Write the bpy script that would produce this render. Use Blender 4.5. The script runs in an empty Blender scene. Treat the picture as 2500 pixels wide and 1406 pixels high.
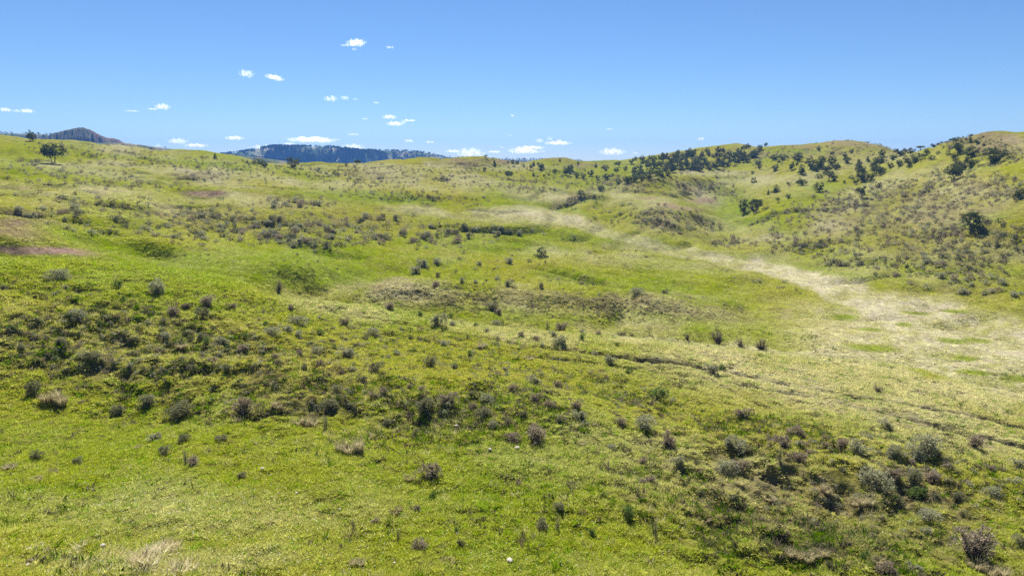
import bpy, bmesh, math, random
import numpy as np
from mathutils import Vector, Matrix

random.seed(7)
rng = np.random.default_rng(11)
SC = bpy.context.scene
COL = SC.collection
R = math.radians

# ------------------------------------------------------------------ camera
PW, PH, F = 2500.0, 1406.0, 1670.0          # size and focal length of the photograph, in its pixels
PITCH = R(10.6)                             # the drone looks a little down
cam_d = bpy.data.cameras.new('camera')
cam_d.sensor_width = 36.0
cam_d.lens = 36.0 * F / PW
cam_d.clip_start, cam_d.clip_end = 0.5, 40000
cam = bpy.data.objects.new('camera', cam_d)
cam.location = (0, 0, 0)
cam.rotation_euler = (math.pi / 2 - PITCH, 0, 0)
COL.objects.link(cam)
SC.camera = cam

# ------------------------------------------------------------------ sky, sun, exposure
SUN_AZ, SUN_EL = R(-9.0), R(50.0)           # in front of the camera, slightly left of the middle
SUN_DIR = Vector((math.sin(SUN_AZ) * math.cos(SUN_EL), math.cos(SUN_AZ) * math.cos(SUN_EL), math.sin(SUN_EL)))
W = bpy.data.worlds.new('World')
SC.world = W
W.use_nodes = True
nt = W.node_tree
nt.nodes.clear()
out = nt.nodes.new('ShaderNodeOutputWorld')
bg = nt.nodes.new('ShaderNodeBackground')
sky = nt.nodes.new('ShaderNodeTexSky')
sky.sky_type = 'NISHITA'
sky.sun_disc = False
sky.sun_elevation = SUN_EL
sky.sun_rotation = SUN_AZ
sky.altitude = 1300
sky.air_density = 1.0
sky.dust_density = 0.0
sky.ozone_density = 10.0
bg.inputs['Strength'].default_value = 0.05
nt.links.new(sky.outputs['Color'], bg.inputs['Color'])
nt.links.new(bg.outputs['Background'], out.inputs['Surface'])

sun_d = bpy.data.lights.new('sun', 'SUN')
sun_d.energy = 5.0
sun_d.angle = R(0.5)
sun_d.color = (1.0, 0.955, 0.88)
sun = bpy.data.objects.new('sun', sun_d)
sun.rotation_euler = SUN_DIR.to_track_quat('Z', 'Y').to_euler()
sun.location = (0, 0, 200)
COL.objects.link(sun)

SC.view_settings.view_transform = 'Standard'
SC.view_settings.look = 'None'
SC.view_settings.gamma = 1.0
SC.view_settings.use_curve_mapping = False
SC.view_settings.exposure = 1.17

SC.render.engine = 'CYCLES'
cy = SC.cycles
cy.max_bounces, cy.diffuse_bounces, cy.glossy_bounces = 14, 3, 1
cy.transmission_bounces, cy.transparent_max_bounces, cy.volume_bounces = 3, 8, 14
cy.use_denoising = False
cy.use_adaptive_sampling = False
cy.sample_clamp_indirect = 4.0
SC.render.filter_size = 0.95

# ------------------------------------------------------------------ small helpers
FW = Vector((0, math.cos(PITCH), -math.sin(PITCH)))
UP = Vector((0, math.sin(PITCH), math.cos(PITCH)))


def ray(px, py):
    """Direction in the world of a point of the photograph."""
    a, b = (px - PW / 2) / F, (PH / 2 - py) / F
    return Vector((a, 0, 0)) + UP * b + FW


def at(px, py, d):
    """The point seen at (px, py), d metres away along the ground."""
    v = ray(px, py)
    return v * (d / math.hypot(v.x, v.y))


def project(x, y, z):
    fw = y * FW.y + z * FW.z
    up = y * UP.y + z * UP.z
    fw = np.maximum(fw, 1e-3)
    return PW / 2 + F * x / fw, PH / 2 - F * up / fw


def hash2(ix, iy, s):
    h = (ix.astype(np.int64) * 374761393 + iy.astype(np.int64) * 668265263 + s * 974634777) & 0x7fffffff
    h = ((h ^ (h >> 13)) * 1274126177) & 0x7fffffff
    return ((h ^ (h >> 16)) & 0xffff) / 65535.0


def noise(x, y, s=0):
    """Smooth value noise in -1 .. 1 with unit cells."""
    ix, iy = np.floor(x), np.floor(y)
    fx, fy = x - ix, y - iy
    ux, uy = fx * fx * fx * (fx * (6 * fx - 15) + 10), fy * fy * fy * (fy * (6 * fy - 15) + 10)
    a, b = hash2(ix, iy, s), hash2(ix + 1, iy, s)
    c, d = hash2(ix, iy + 1, s), hash2(ix + 1, iy + 1, s)
    return 2 * (a + (b - a) * ux + (c - a) * uy + (a - b - c + d) * ux * uy) - 1


def fbm(x, y, s=0, n=4, g=0.5):
    t, amp, tot = 0, 1.0, 0
    for k in range(n):
        ca, sa = math.cos(0.6 * k), math.sin(0.6 * k)
        t = t + amp * noise((ca * x - sa * y) * 2 ** k, (sa * x + ca * y) * 2 ** k, s + k * 17)
        tot += amp
        amp *= g
    return t / tot


def smooth(e0, e1, v):
    t = np.clip((v - e0) / (e1 - e0), 0, 1)
    return t * t * (3 - 2 * t)


def new_mesh(name, verts, faces, mat=None, smooth_shade=False):
    me = bpy.data.meshes.new(name)
    verts = np.asarray(verts, dtype=np.float32)
    me.vertices.add(len(verts))
    me.vertices.foreach_set('co', verts.ravel())
    if isinstance(faces, np.ndarray):
        n, k = faces.shape
        me.loops.add(n * k)
        me.loops.foreach_set('vertex_index', faces.astype(np.int32).ravel())
        me.polygons.add(n)
        me.polygons.foreach_set('loop_start', np.arange(0, n * k, k, dtype=np.int32))
    else:
        me.clear_geometry()
        me.from_pydata([tuple(v) for v in verts], [], faces)
    me.update(calc_edges=True)
    me.polygons.foreach_set('use_smooth', np.full(len(me.polygons), smooth_shade))
    if mat:
        me.materials.append(mat)
    return me


def link(name, data, parent=None, loc=None, rot=None, scale=None):
    o = bpy.data.objects.new(name, data)
    COL.objects.link(o)
    if parent is not None:
        o.parent = parent
    if loc is not None:
        o.location = loc
    if rot is not None:
        o.rotation_euler = rot
    if scale is not None:
        o.scale = scale
    return o


def tag(o, label=None, cat=None, group=None, kind=None):
    if label:
        o['label'] = label
    if cat:
        o['category'] = cat
    if group:
        o['group'] = group
    if kind:
        o['kind'] = kind
    return o


# ------------------------------------------------------------------ materials
def node_mat(name):
    m = bpy.data.materials.new(name)
    m.use_nodes = True
    t = m.node_tree
    t.nodes.clear()
    return m, t, t.nodes.new('ShaderNodeOutputMaterial')


def leaf_mat(name, c0, c1, trans=0.4, attr=None, vary=0.25):
    """Leaves: diffuse plus light passing through; the shade of green varies from leaf clump to leaf clump and plant to plant."""
    m, t, o = node_mat(name)
    L = t.links.new
    if attr:
        a = t.nodes.new('ShaderNodeAttribute')
        a.attribute_type, a.attribute_name = 'INSTANCER', attr
        base = a.outputs['Color']
    else:
        inf = t.nodes.new('ShaderNodeObjectInfo')
        geo = t.nodes.new('ShaderNodeNewGeometry')
        ad = t.nodes.new('ShaderNodeMath')
        ad.operation = 'MULTIPLY_ADD'
        L(geo.outputs['Random Per Island'], ad.inputs[0])
        ad.inputs[1].default_value = 0.6
        mu = t.nodes.new('ShaderNodeMath')
        mu.operation = 'MULTIPLY'
        mu.inputs[1].default_value = 0.4
        L(inf.outputs['Random'], mu.inputs[0])
        L(mu.outputs[0], ad.inputs[2])
        mx = t.nodes.new('ShaderNodeMix')
        mx.data_type = 'RGBA'
        L(ad.outputs[0], mx.inputs[0])
        mx.inputs[6].default_value = (*c0, 1)
        mx.inputs[7].default_value = (*c1, 1)
        base = mx.outputs[2]
    geo2 = t.nodes.new('ShaderNodeNewGeometry')
    hs = t.nodes.new('ShaderNodeHueSaturation')
    mr = t.nodes.new('ShaderNodeMapRange')
    mr.inputs[3].default_value, mr.inputs[4].default_value = 1 - vary, 1 + vary
    L(geo2.outputs['Random Per Island'], mr.inputs[0])
    L(mr.outputs[0], hs.inputs['Value'])
    L(base, hs.inputs['Color'])
    df, tr, ms = t.nodes.new('ShaderNodeBsdfDiffuse'), t.nodes.new('ShaderNodeBsdfTranslucent'), t.nodes.new('ShaderNodeMixShader')
    L(hs.outputs[0], df.inputs['Color'])
    L(hs.outputs[0], tr.inputs['Color'])
    ms.inputs[0].default_value = trans
    L(df.outputs[0], ms.inputs[1])
    L(tr.outputs[0], ms.inputs[2])
    L(ms.outputs[0], o.inputs['Surface'])
    return m


def rough_mat(name, c0, c1, scale=3.0, bump=0.3):
    m, t, o = node_mat(name)
    L = t.links.new
    tc = t.nodes.new('ShaderNodeTexCoord')
    n = t.nodes.new('ShaderNodeTexNoise')
    n.inputs['Scale'].default_value = scale
    n.inputs['Detail'].default_value = 6
    L(tc.outputs['Object'], n.inputs['Vector'])
    mx = t.nodes.new('ShaderNodeMix')
    mx.data_type = 'RGBA'
    cr = t.nodes.new('ShaderNodeMapRange')
    cr.inputs[1].default_value, cr.inputs[2].default_value = 0.35, 0.65
    L(n.outputs['Fac'], cr.inputs[0])
    L(cr.outputs[0], mx.inputs[0])
    mx.inputs[6].default_value = (*c0, 1)
    mx.inputs[7].default_value = (*c1, 1)
    b = t.nodes.new('ShaderNodeBsdfPrincipled')
    b.inputs['Roughness'].default_value = 0.95
    b.inputs['Specular IOR Level'].default_value = 0.1
    bm = t.nodes.new('ShaderNodeBump')
    bm.inputs['Strength'].default_value = bump
    bm.inputs['Distance'].default_value = 0.1
    L(n.outputs['Fac'], bm.inputs['Height'])
    L(mx.outputs[2], b.inputs['Base Color'])
    L(bm.outputs[0], b.inputs['Normal'])
    L(b.outputs[0], o.inputs['Surface'])
    return m

# ------------------------------------------------------------------ the ground: one sheet, surveyed from the photograph
# Each column lists (height in the photo, distance in metres); ('z', d, z) is a point that the photo hides (a dip behind a crest).
SURVEY = {
    0: [(1406, 15.5), (1200, 22), (1000, 32), (880, 36), (800, 38.8), (700, 45.5), (625, 56), ('z', 63, -8.6), (618, 72), (590, 77), (545, 88), (500, 110), (450, 148), (420, 175), (400, 200), (360, 240), (332, 270), ('z', 320, 6.0), ('z', 400, -2)],
    250: [(1406, 15.2), (1200, 21.3), (1000, 31.3), (880, 36), (800, 39), (720, 44), (652, 56), ('z', 63.5, -10.4), (640, 73), (610, 80), (570, 92), (520, 115), (460, 155), (420, 195), (390, 235), (348, 285), ('z', 340, 4.5), ('z', 430, -4)],
    500: [(1406, 14.8), (1200, 20), (1000, 29.5), (900, 34), (820, 37.8), (740, 44), (672, 55), ('z', 63, -12.2), (660, 76), (620, 87), (580, 100), (520, 130), (460, 172), (420, 222), (395, 268), (378, 305), ('z', 360, 0.5), ('z', 450, -6)],
    750: [(1406, 14.5), (1200, 19), (1000, 26.6), (850, 38), (780, 45), (728, 52), ('z', 60, -12.9), (716, 69), (685, 77), (655, 81), (630, 90), (560, 119), (500, 158), (450, 203), (415, 255), (397, 300), ('z', 350, -2), ('z', 450, -9)],
    1000: [(1406, 14.5), (1200, 19), (1000, 26.7), (850, 39), (766, 50), ('z', 57, -14.2), (757, 64), (722, 69), (690, 75), ('z', 81, -15.2), (683, 91), (640, 104), (600, 121), (550, 146), (500, 174), (450, 218), (415, 268), (396, 320), ('z', 370, -3), ('z', 450, -10)],
    880: [(747, 50.5), ('z', 57, -13.7), (737, 65), (712, 70), (698, 74), ('z', 80, -14.6), (688, 88), (640, 101)],
    1440: [(590, 138), (560, 152), (520, 172), (500, 186), (478, 202), ('z', 222, -13.2), (468, 262), (450, 290), (420, 318), (400, 350)],
    1690: [(590, 145), (560, 157), (520, 183), (480, 216), (450, 242), (424, 264), ('z', 285, -7.5)],
    1810: [(600, 147), (560, 168), (530, 192), (500, 220), (470, 246), (440, 272)],
    1180: [(440, 225), (410, 280), (392, 330), (384, 350), ('z', 385, -3)],
    1250: [(1406, 14.4), (1200, 19), (1000, 27), (900, 35), (802, 47), ('z', 54, -15.0), (786, 63), (742, 70), (695, 78), ('z', 85, -16.0), (686, 94), (640, 108), (600, 125), (566, 143), (530, 163), (500, 184), (450, 228), (410, 300), (397, 345), ('z', 390, -4), ('z', 450, -10)],
    1370: [(560, 152), (530, 168), (508, 192), (490, 222), (465, 255), (440, 283), (410, 315), (384, 352), ('z', 385, -2)],
    1500: [(1406, 15), (1200, 20), (1000, 30), (900, 38.6), (825, 48.5), ('z', 55, -16.0), (812, 63.5), (775, 69.5), (715, 79), ('z', 87, -17.2), (700, 95), (660, 108), (620, 124), (592, 139), (560, 156), (520, 178), (480, 205), (458, 222), ('z', 242, -11.5), (440, 283), (415, 315), (402, 350), ('z', 420, -5)],
    1625: [(590, 143), (560, 152), (520, 170), (480, 200), (445, 235), (428, 255), ('z', 280, -9.0), (415, 322), (390, 362), (374, 400), ('z', 450, 0)],
    1750: [(1406, 16.6), (1200, 22.4), (1000, 33), (900, 42), (847, 49), ('z', 57, -16.8), (830, 66), (762, 79), (740, 90), (680, 107), (640, 127), (605, 148), (570, 167), (535, 191), (505, 214), (470, 242), (440, 268), (418, 292), ('z', 310, -5.0), (395, 345), (370, 390), (362, 420), ('z', 480, 2)],
    1880: [(600, 143), (560, 158), (520, 178), (480, 203), (440, 240), (405, 290), (375, 350), (353, 395), ('z', 450, 5)],
    2000: [(1406, 18), (1200, 25), (1000, 36.5), (920, 44), (872, 50), ('z', 58, -16.6), (850, 65), (800, 77), (740, 94), (690, 111), (660, 122), (620, 135), (570, 152), (520, 174), (470, 202), (430, 232), (400, 265), (375, 320), (352, 390), ('z', 450, 5)],
    2120: [(500, 180), (450, 205), (420, 235), (400, 260), (375, 320), (350, 375), ('z', 430, 5)],
    2215: [(450, 190), (410, 225), (385, 250), (372, 275), ('z', 330, -2), ('z', 400, -4)],
    2250: [(1406, 20), (1200, 28), (1000, 40), (940, 46), (905, 51), ('z', 58, -16.6), (870, 68), (800, 83), (750, 96), (700, 107), (650, 118), (600, 129), (550, 143), (500, 162), (450, 184), (420, 203), (390, 224), (365, 243), ('z', 290, -1), ('z', 400, -6)],
    2380: [(500, 150), (450, 168), (400, 192), (370, 210), (345, 218), (329, 226), ('z', 270, 3), ('z', 360, -5)],
    2500: [(1406, 22.6), (1200, 31), (1050, 41), (990, 47), ('z', 54, -16.2), (920, 67), (850, 81), (790, 95), (740, 103), (680, 112), (600, 123), (520, 135), (450, 150), (400, 166), (370, 182), (345, 200), (335, 212), ('z', 250, 3), ('z', 330, -4)],
}
cp = []
for px, rows in SURVEY.items():
    for row in rows:
        if row[0] == 'z':
            p = at(px, 700, row[1])
            p.z = row[2]
        else:
            p = at(px, row[0], row[1])
        cp.append((math.atan2(p.x, p.y), math.log(math.hypot(p.x, p.y)), p.z / math.hypot(p.x, p.y)))
cp = np.array(cp)


def tps_fit(c, lam=1e-4):
    n = len(c)
    d2 = (c[:, None, 0] - c[None, :, 0]) ** 2 + (c[:, None, 1] - c[None, :, 1]) ** 2
    K = 0.5 * d2 * np.log(d2 + 1e-12) + lam * np.eye(n)
    Pm = np.c_[np.ones(n), c[:, :2]]
    A = np.block([[K, Pm], [Pm.T, np.zeros((3, 3))]])
    return np.linalg.solve(A, np.r_[c[:, 2], 0, 0, 0])


TPS = tps_fit(cp)


def tps(th, L):
    o = np.empty(th.size)
    a, b = th.ravel(), L.ravel()
    for s in range(0, a.size, 60000):
        e = slice(s, s + 60000)
        d2 = (a[e, None] - cp[None, :, 0]) ** 2 + (b[e, None] - cp[None, :, 1]) ** 2
        o[e] = (0.5 * d2 * np.log(d2 + 1e-12)) @ TPS[:-3] + TPS[-3] + TPS[-2] * a[e] + TPS[-1] * b[e]
    return o.reshape(th.shape)


th_fine = np.linspace(-0.69, 0.69, 580)
th_side = np.linspace(0.69, math.pi, 45)[1:]
TH = np.r_[-th_side[::-1], th_fine, th_side]
LR = np.r_[np.linspace(math.log(0.8), math.log(12.5), 25)[:-1], np.linspace(math.log(12.5), math.log(440), 1040), np.linspace(math.log(440), math.log(2400), 36)[1:]]
NT, NR = len(TH), len(LR)
T, LL = np.meshgrid(TH, LR)                  # rows: distance, columns: bearing
RR = np.exp(LL)
Tc = np.sign(T) * np.where(np.abs(T) < 0.62, np.abs(T), 0.62 + 0.12 * np.tanh((np.abs(T) - 0.62) / 0.12))
Lc = np.clip(LL, math.log(14.2), math.log(455))
# exact interpolation on a half-density grid is plenty for the broad shapes
Q = tps(Tc, Lc)
Z = Q * np.exp(Lc)
near = RR < 14.2
Z = np.where(near, Z + (14.2 - RR) * 0.02, Z)
back = smooth(1.0, 1.9, np.abs(T))
Z = Z * (1 - back) + (-11.0 + 0.4 * np.sin(LL)) * back
far = smooth(math.log(430), math.log(700), LL)
X, Y = RR * np.sin(T), RR * np.cos(T)
Z = Z * (1 - far) + (-22 + 5 * fbm(X / 260, Y / 260, 5)) * far
base_q = Z / RR

# rolling relief that the survey is too coarse for
mid = smooth(52, 75, RR) * (1 - 0.7 * far)
Z = Z + mid * (0.0042 * RR) * fbm(X / (9 + 0.05 * RR), Y / (9 + 0.05 * RR), 3, 4) * 1.8
gul = np.abs(fbm(X / 22 + 3, Y / 30, 41, 3))
Z = Z - mid * 0.9 * (1 - smooth(0.0, 0.2, gul))
Z = Z + 0.11 * fbm(X / 3.1, Y / 3.1, 9, 3) * (1 - 0.6 * smooth(60, 160, RR))
PX, PY = project(X, Y, Z)                    # where each spot of ground sits in the photograph
infront = (Y > 2)


def ell(px, py, cx, cy, rx, ry, rot=0.0, soft=0.5):
    c, s = math.cos(R(rot)), math.sin(R(rot))
    u, v = (px - cx), (py - cy)
    d = np.sqrt(((c * u + s * v) / rx) ** 2 + ((-s * u + c * v) / ry) ** 2)
    return 1 - smooth(1 - soft, 1 + soft, d)


def band(px, py, pts):
    """A strip that follows (x, y, half width) points."""
    p = np.array(pts, float)
    c = np.interp(px, p[:, 0], p[:, 1])
    h = np.interp(px, p[:, 0], p[:, 2])
    ends = smooth(p[0, 0] - 40, p[0, 0] + 20, px) * (1 - smooth(p[-1, 0] - 20, p[-1, 0] + 40, px))
    return (1 - smooth(0.55, 1.25, np.abs(py - c) / h)) * ends


def crest_y(px):
    return np.interp(px, [0, 250, 500, 640, 750, 1000, 1250, 1500, 1750, 2000, 2250, 2500], [622, 650, 672, 698, 726, 765, 801, 824, 846, 871, 906, 990])


# small scarps and hummocks: (x, y, rx, ry, tilt, metres up or down)
for (cx, cy, rx, ry, rot, h) in [
        (487, 474, 52, 8, 4, -1.6), (60, 612, 130, 13, 3, -0.7), (1190, 562, 130, 6, 3, -0.7), (1430, 592, 150, 9, 7, -0.7),
        (745, 700, 100, 20, 0, -0.8), (760, 655, 160, 14, 0, 0.5), (940, 735, 90, 10, 0, -0.4), (1500, 700, 200, 9, 10, -0.5), (400, 625, 150, 10, 10, -0.5), (280, 545, 120, 8, 4, -0.7), (60, 520, 90, 10, 0, -0.7), (1040, 715, 170, 26, 0, 0.5), (1560, 735, 170, 26, 6, 0.6), (1640, 520, 100, 26, 6, 1.0),
        (1640, 440, 120, 12, 0, 0.8), (1180, 392, 70, 9, 0, 1.0), (1620, 690, 150, 14, 10, -0.5), (2390, 770, 120, 16, -8, 0.5),
        (1330, 470, 110, 14, 4, 0.9), (960, 470, 200, 12, 4, 0.6), (2120, 440, 60, 12, -20, -0.6), (620, 520, 160, 22, 0, 0.5), (380, 600, 110, 12, 3, 0.5),
        (700, 470, 160, 10, 3, 0.7), (250, 500, 120, 14, 2, 0.5), (30, 572, 100, 26, 8, 1.0), (2040, 365, 150, 10, 0, 0.8), (1180, 600, 90, 8, 4, 0.3), (1760, 395, 60, 8, -8, 0.7),
        (880, 955, 520, 46, 5, 0.8), (520, 985, 260, 24, 0, 0.35), (2120, 1150, 480, 70, 9, 0.9), (2000, 1185, 160, 18, 8, 0.45), (2240, 1150, 110, 20, 6, 0.4), (1550, 1240, 220, 40, 0, 0.3), (1330, 1040, 260, 30, 3, 0.3)]:
    Z = Z + (0.8 if cy > 880 else 1.35) * h * ell(PX, PY, cx, cy, rx, ry, rot, 0.75) * infront

# rough sod of the near slope: clumps a hand or two across, stronger where the slope steepens
ROUGH = np.clip(0.30 + 0.8 * ell(PX, PY, 330, 840, 520, 120, 8) + 0.6 * ell(PX, PY, 800, 1000, 560, 70, 3) + 0.9 * ell(PX, PY, 2000, 1270, 440, 150, 6) + 0.35 * ell(PX, PY, 1900, 1050, 600, 120, 8) + 0.5 * ell(PX, PY, 1300, 720, 560, 60, 2), 0, 1.2)
nearz = (1 - smooth(60, 85, RR))
clod = fbm(X / 0.75, Y / 0.75, 21, 3, 0.6)
Z = Z + nearz * ROUGH * 0.34 * clod + nearz * 0.035 * fbm(X / 0.27, Y / 0.27, 29, 2) * (1 - smooth(28, 50, RR))
steps = fbm(X / 5.0, Y / 1.6, 33, 3)
Z = Z + nearz * ROUGH * 0.22 * steps

ZG = Z


def ground_q(th, i0=0):
    j = np.clip(np.searchsorted(TH, th) - 1, 0, NT - 2)
    f = (th - TH[j]) / (TH[j + 1] - TH[j])
    return ZG[:, j] * (1 - f) + ZG[:, j + 1] * f


def ground(x, y):
    """Height of the ground at points of the plan."""
    x, y = np.atleast_1d(np.asarray(x, float)), np.atleast_1d(np.asarray(y, float))
    th, l = np.arctan2(x, y), np.log(np.maximum(np.hypot(x, y), 0.81))
    j = np.clip(np.searchsorted(TH, th) - 1, 0, NT - 2)
    i = np.clip(np.searchsorted(LR, l) - 1, 0, NR - 2)
    f = (th - TH[j]) / (TH[j + 1] - TH[j])
    g = np.clip((l - LR[i]) / (LR[i + 1] - LR[i]), 0, 1)
    return (ZG[i, j] * (1 - f) + ZG[i, j + 1] * f) * (1 - g) + (ZG[i + 1, j] * (1 - f) + ZG[i + 1, j + 1] * f) * g


def spot(px, py):
    """The ground seen at a point of the photograph: (x, y, z, distance), or None for sky."""
    v = ray(px, py)
    th, k = math.atan2(v.x, v.y), v.z / math.hypot(v.x, v.y)
    zc = ground_q(th)
    r = np.exp(LR)
    hit = np.nonzero((zc >= k * r) & (r > 12) & (r < 460))[0]
    if len(hit) == 0:
        # just above the skyline: the crest itself
        sel = (r > 60) & (r < 460)
        i = int(np.argmax(np.where(sel, zc / r, -9)))
        if zc[i] / r[i] < k - 0.02:
            return None
        return r[i] * math.sin(th), r[i] * math.cos(th), zc[i], r[i]
    i = hit[0]
    a, b = zc[i - 1] - k * r[i - 1], zc[i] - k * r[i]
    f = a / (a - b) if a != b else 0
    d = r[i - 1] + (r[i] - r[i - 1]) * f
    return d * math.sin(th), d * math.cos(th), k * d, d


# two wheel ruts along the near slope
RUT_A = [(600, 693), (700, 722), (800, 757), (960, 785), (1110, 815), (1300, 845), (1450, 862), (1530, 873), (1650, 887), (1720, 900), (1800, 912), (1900, 933), (2050, 960), (2200, 985), (2350, 1010), (2500, 1043), (2600, 1065)]
RUT_B = [(700, 775), (840, 800), (1000, 826), (1150, 850), (1300, 870), (1450, 886), (1640, 910), (1750, 928), (1850, 945), (1960, 965), (2100, 995), (2200, 1018), (2300, 1045), (2370, 1063), (2500, 1090), (2600, 1112)]


def seg_dist(x, y, pts):
    best = np.full(x.shape, 1e9)
    for (x0, y0), (x1, y1) in zip(pts[:-1], pts[1:]):
        dx, dy = x1 - x0, y1 - y0
        t = np.clip(((x - x0) * dx + (y - y0) * dy) / (dx * dx + dy * dy + 1e-9), 0, 1)
        best = np.minimum(best, np.hypot(x - x0 - t * dx, y - y0 - t * dy))
    return best


rut_w = []
for line in (RUT_A, RUT_B):
    w = []
    for (a, b) in line:
        s = spot(a, b)
        if s and s[3] < 75:
            w.append((s[0], s[1]))
    rut_w.append(w)


def rut_mask(x, y, half=0.24):
    wob = 0.07 * fbm(x / 1.7, y / 1.7, 77, 2)
    m = 0
    for k, w in enumerate(rut_w):
        d = seg_dist(x, y, w) + wob
        br = smooth(-0.55, 0.0, fbm(x / 3.2, y / 3.2, 60 + k, 2))
        m = np.maximum(m, np.exp(-(np.maximum(d, 0) / half) ** 2) * (0.75 + 0.25 * br) * (1.0 if k == 0 else 0.8))
    return m * (.5 + .5 * smooth(-2, 9, x))


sel = (RR > 22) & (RR < 75) & (np.abs(T) < 0.72)
RUT = np.zeros_like(Z)
RUT[sel] = rut_mask(X[sel], Y[sel])
ZG = Z = Z - 0.30 * RUT

# ------------------------------------------------------------------ what grows where
C_LUSH = np.array((0.080, 0.144, 0.0011))
C_GREEN = np.array((0.140, 0.164, 0.0033))
C_YEL = np.array((0.174, 0.168, 0.0100))
C_DRY = np.array((0.261, 0.241, 0.1243))
C_TAN = np.array((0.239, 0.194, 0.0999))
C_PALE = np.array((0.305, 0.278, 0.1665))
C_RED = np.array((.205, .135, .105))
C_STRAW = np.array((0.240, 0.228, 0.0850))
C_BROWN = np.array((.125, .104, .046))
C_SOIL = np.array((.085, .062, .038))

FLAT = [(1215, 510, 10), (1300, 520, 14), (1360, 533, 13), (1480, 566, 14), (1600, 603, 15), (1750, 632, 18), (1880, 658, 17), (2000, 690, 27), (2150, 750, 52), (2300, 800, 70), (2500, 870, 85), (2700, 920, 95)]


def cover(px, py, x, y, r):
    """Weights of dry grass, pale grass, bare red earth and lushness at spots of ground."""
    beyond = py < crest_y(px) - 2
    w = fbm(x / (2.0 + r * 0.03), y / (2.0 + r * 0.03), 101, 4)
    w2 = fbm(x / (6 + r * 0.07), y / (6 + r * 0.07), 131, 3)
    wx, wy = px + 55 * w2, py + (4 + 0.045 * np.maximum(py - 390, 0)) * w
    lush = np.zeros_like(px)
    for (cx, cy, rx, ry, rot, k) in [
            (300, 690, 420, 60, 8, .8), (150, 1150, 600, 130, 0, .55), (430, 650, 260, 45, 12, .9), (760, 655, 280, 55, 3, .9), (1000, 655, 250, 40, 4, .6), (920, 482, 220, 16, 4, .9),
            (1180, 600, 260, 24, 3, .65), (1430, 580, 200, 16, 6, .8), (1500, 690, 230, 30, 10, .7), (480, 400, 120, 9, 8, .7), (200, 425, 160, 8, 4, .5), (130, 405, 180, 10, 5, .4), (330, 385, 90, 6, 3, .5),
            (1790, 505, 60, 60, 0, .9), (1425, 488, 90, 16, -24, .8), (1300, 495, 120, 10, 4, .5), (1820, 440, 80, 18, 10, .5), (1900, 560, 110, 20, 25, .6), (1300, 770, 420, 22, 3, .6), (1950, 650, 200, 12, 12, .7), (2400, 545, 80, 10, -12, .8), (2010, 455, 60, 12, -5, .9), (2230, 655, 300, 35, 6, .45),
            (1440, 520, 50, 10, 5, .7), (1250, 505, 160, 8, 3, .5), (700, 1050, 600, 90, 0, .5), (1200, 1130, 500, 120, 0, .45), (1750, 1330, 900, 90, 0, .4), (1250, 580, 100, 10, 0, .5), (200, 590, 170, 25, 20, .7), (2410, 412, 60, 6, 0, .6), (1960, 372, 90, 8, 0, .7)]:
        lush = np.maximum(lush, k * ell(wx, wy, cx, cy, rx, ry, rot))
    dry = np.zeros_like(px)
    for (cx, cy, rx, ry, rot, k) in [
            (2150, 960, 700, 90, 11, .85), (2350, 1040, 350, 80, 8, .6), (1850, 905, 400, 45, 6, .5), (450, 430, 420, 22, 4, .7), (120, 465, 260, 18, 4, .65), (300, 365, 320, 14, 6, .55), (1050, 410, 300, 10, 0, .6), (2100, 420, 380, 40, -8, .4), (1700, 560, 260, 40, 5, .35), (700, 445, 260, 14, 3, .6), (950, 425, 340, 14, 3, .55), (1150, 455, 260, 18, 5, .55),
            (1230, 530, 260, 15, 4, .9), (1330, 480, 120, 16, 4, .6), (620, 490, 260, 18, 2, .55), (300, 510, 260, 20, 4, .5), (1900, 440, 180, 14, -4, .6), (1760, 425, 110, 8, 0, .7), (2080, 545, 200, 24, -10, .75), (1950, 575, 160, 14, -6, .7), (2250, 430, 220, 30, -10, .6), (2350, 620, 260, 30, 0, .45), (2250, 510, 280, 60, -8, .55), (2430, 350, 110, 26, 6, .6),
            (1000, 715, 170, 28, 0, .9), (1350, 735, 330, 30, 2, .55), (1650, 760, 200, 22, 8, .55), (1610, 480, 170, 40, 0, .65), (1700, 620, 220, 16, 5, .6), (600, 1250, 420, 60, -3, .45), (1750, 1150, 500, 90, 5, .4), (400, 1380, 300, 40, 0, .5), (2100, 660, 250, 20, 10, .25), (1560, 640, 260, 16, 5, .5)]:
        dry = np.maximum(dry, k * ell(wx, wy, cx, cy, rx, ry, rot))
    cb = py - crest_y(px)
    dry = np.maximum(dry, .6 * np.exp(-((cb - 14 - 10 * w) / 22) ** 2) * smooth(560, 760, px) * (1 - .6 * smooth(1500, 1700, px)))
    pale = band(wx, wy, FLAT) * np.where(beyond, 1, 0) * (0.62 + 0.6 * np.clip(0.5 + 1.3 * w, 0, 1)) * np.clip(0.45 + 0.55 * smooth(1550, 2050, px), 0, 1)
    pale = np.maximum(pale, 0.6 * band(wx, wy, [(1500, 823, 6), (1700, 836, 8), (1900, 853, 10), (2200, 905, 16), (2500, 985, 26)]))
    pale = np.maximum(pale, 0.8 * ell(wx, wy, 2270, 840, 330, 75, 9) * beyond)
    for (cx, cy, rx, ry) in [(2066, 775, 30, 8), (2210, 793, 22, 6), (2330, 833, 44, 7), (2390, 832, 40, 6), (2360, 875, 34, 6), (2130, 850, 60, 9), (2380, 910, 50, 6), (2480, 925, 45, 9), (2250, 765, 40, 4), (2130, 805, 30, 5), (2330, 760, 30, 4)]:
        e = ell(wx * .3 + px * .7, py, cx, cy, rx, ry, 4)
        pale, dry, lush = pale * (1 - .9 * e), dry * (1 - .8 * e), np.maximum(lush, e)
    red = np.zeros_like(px)
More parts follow.
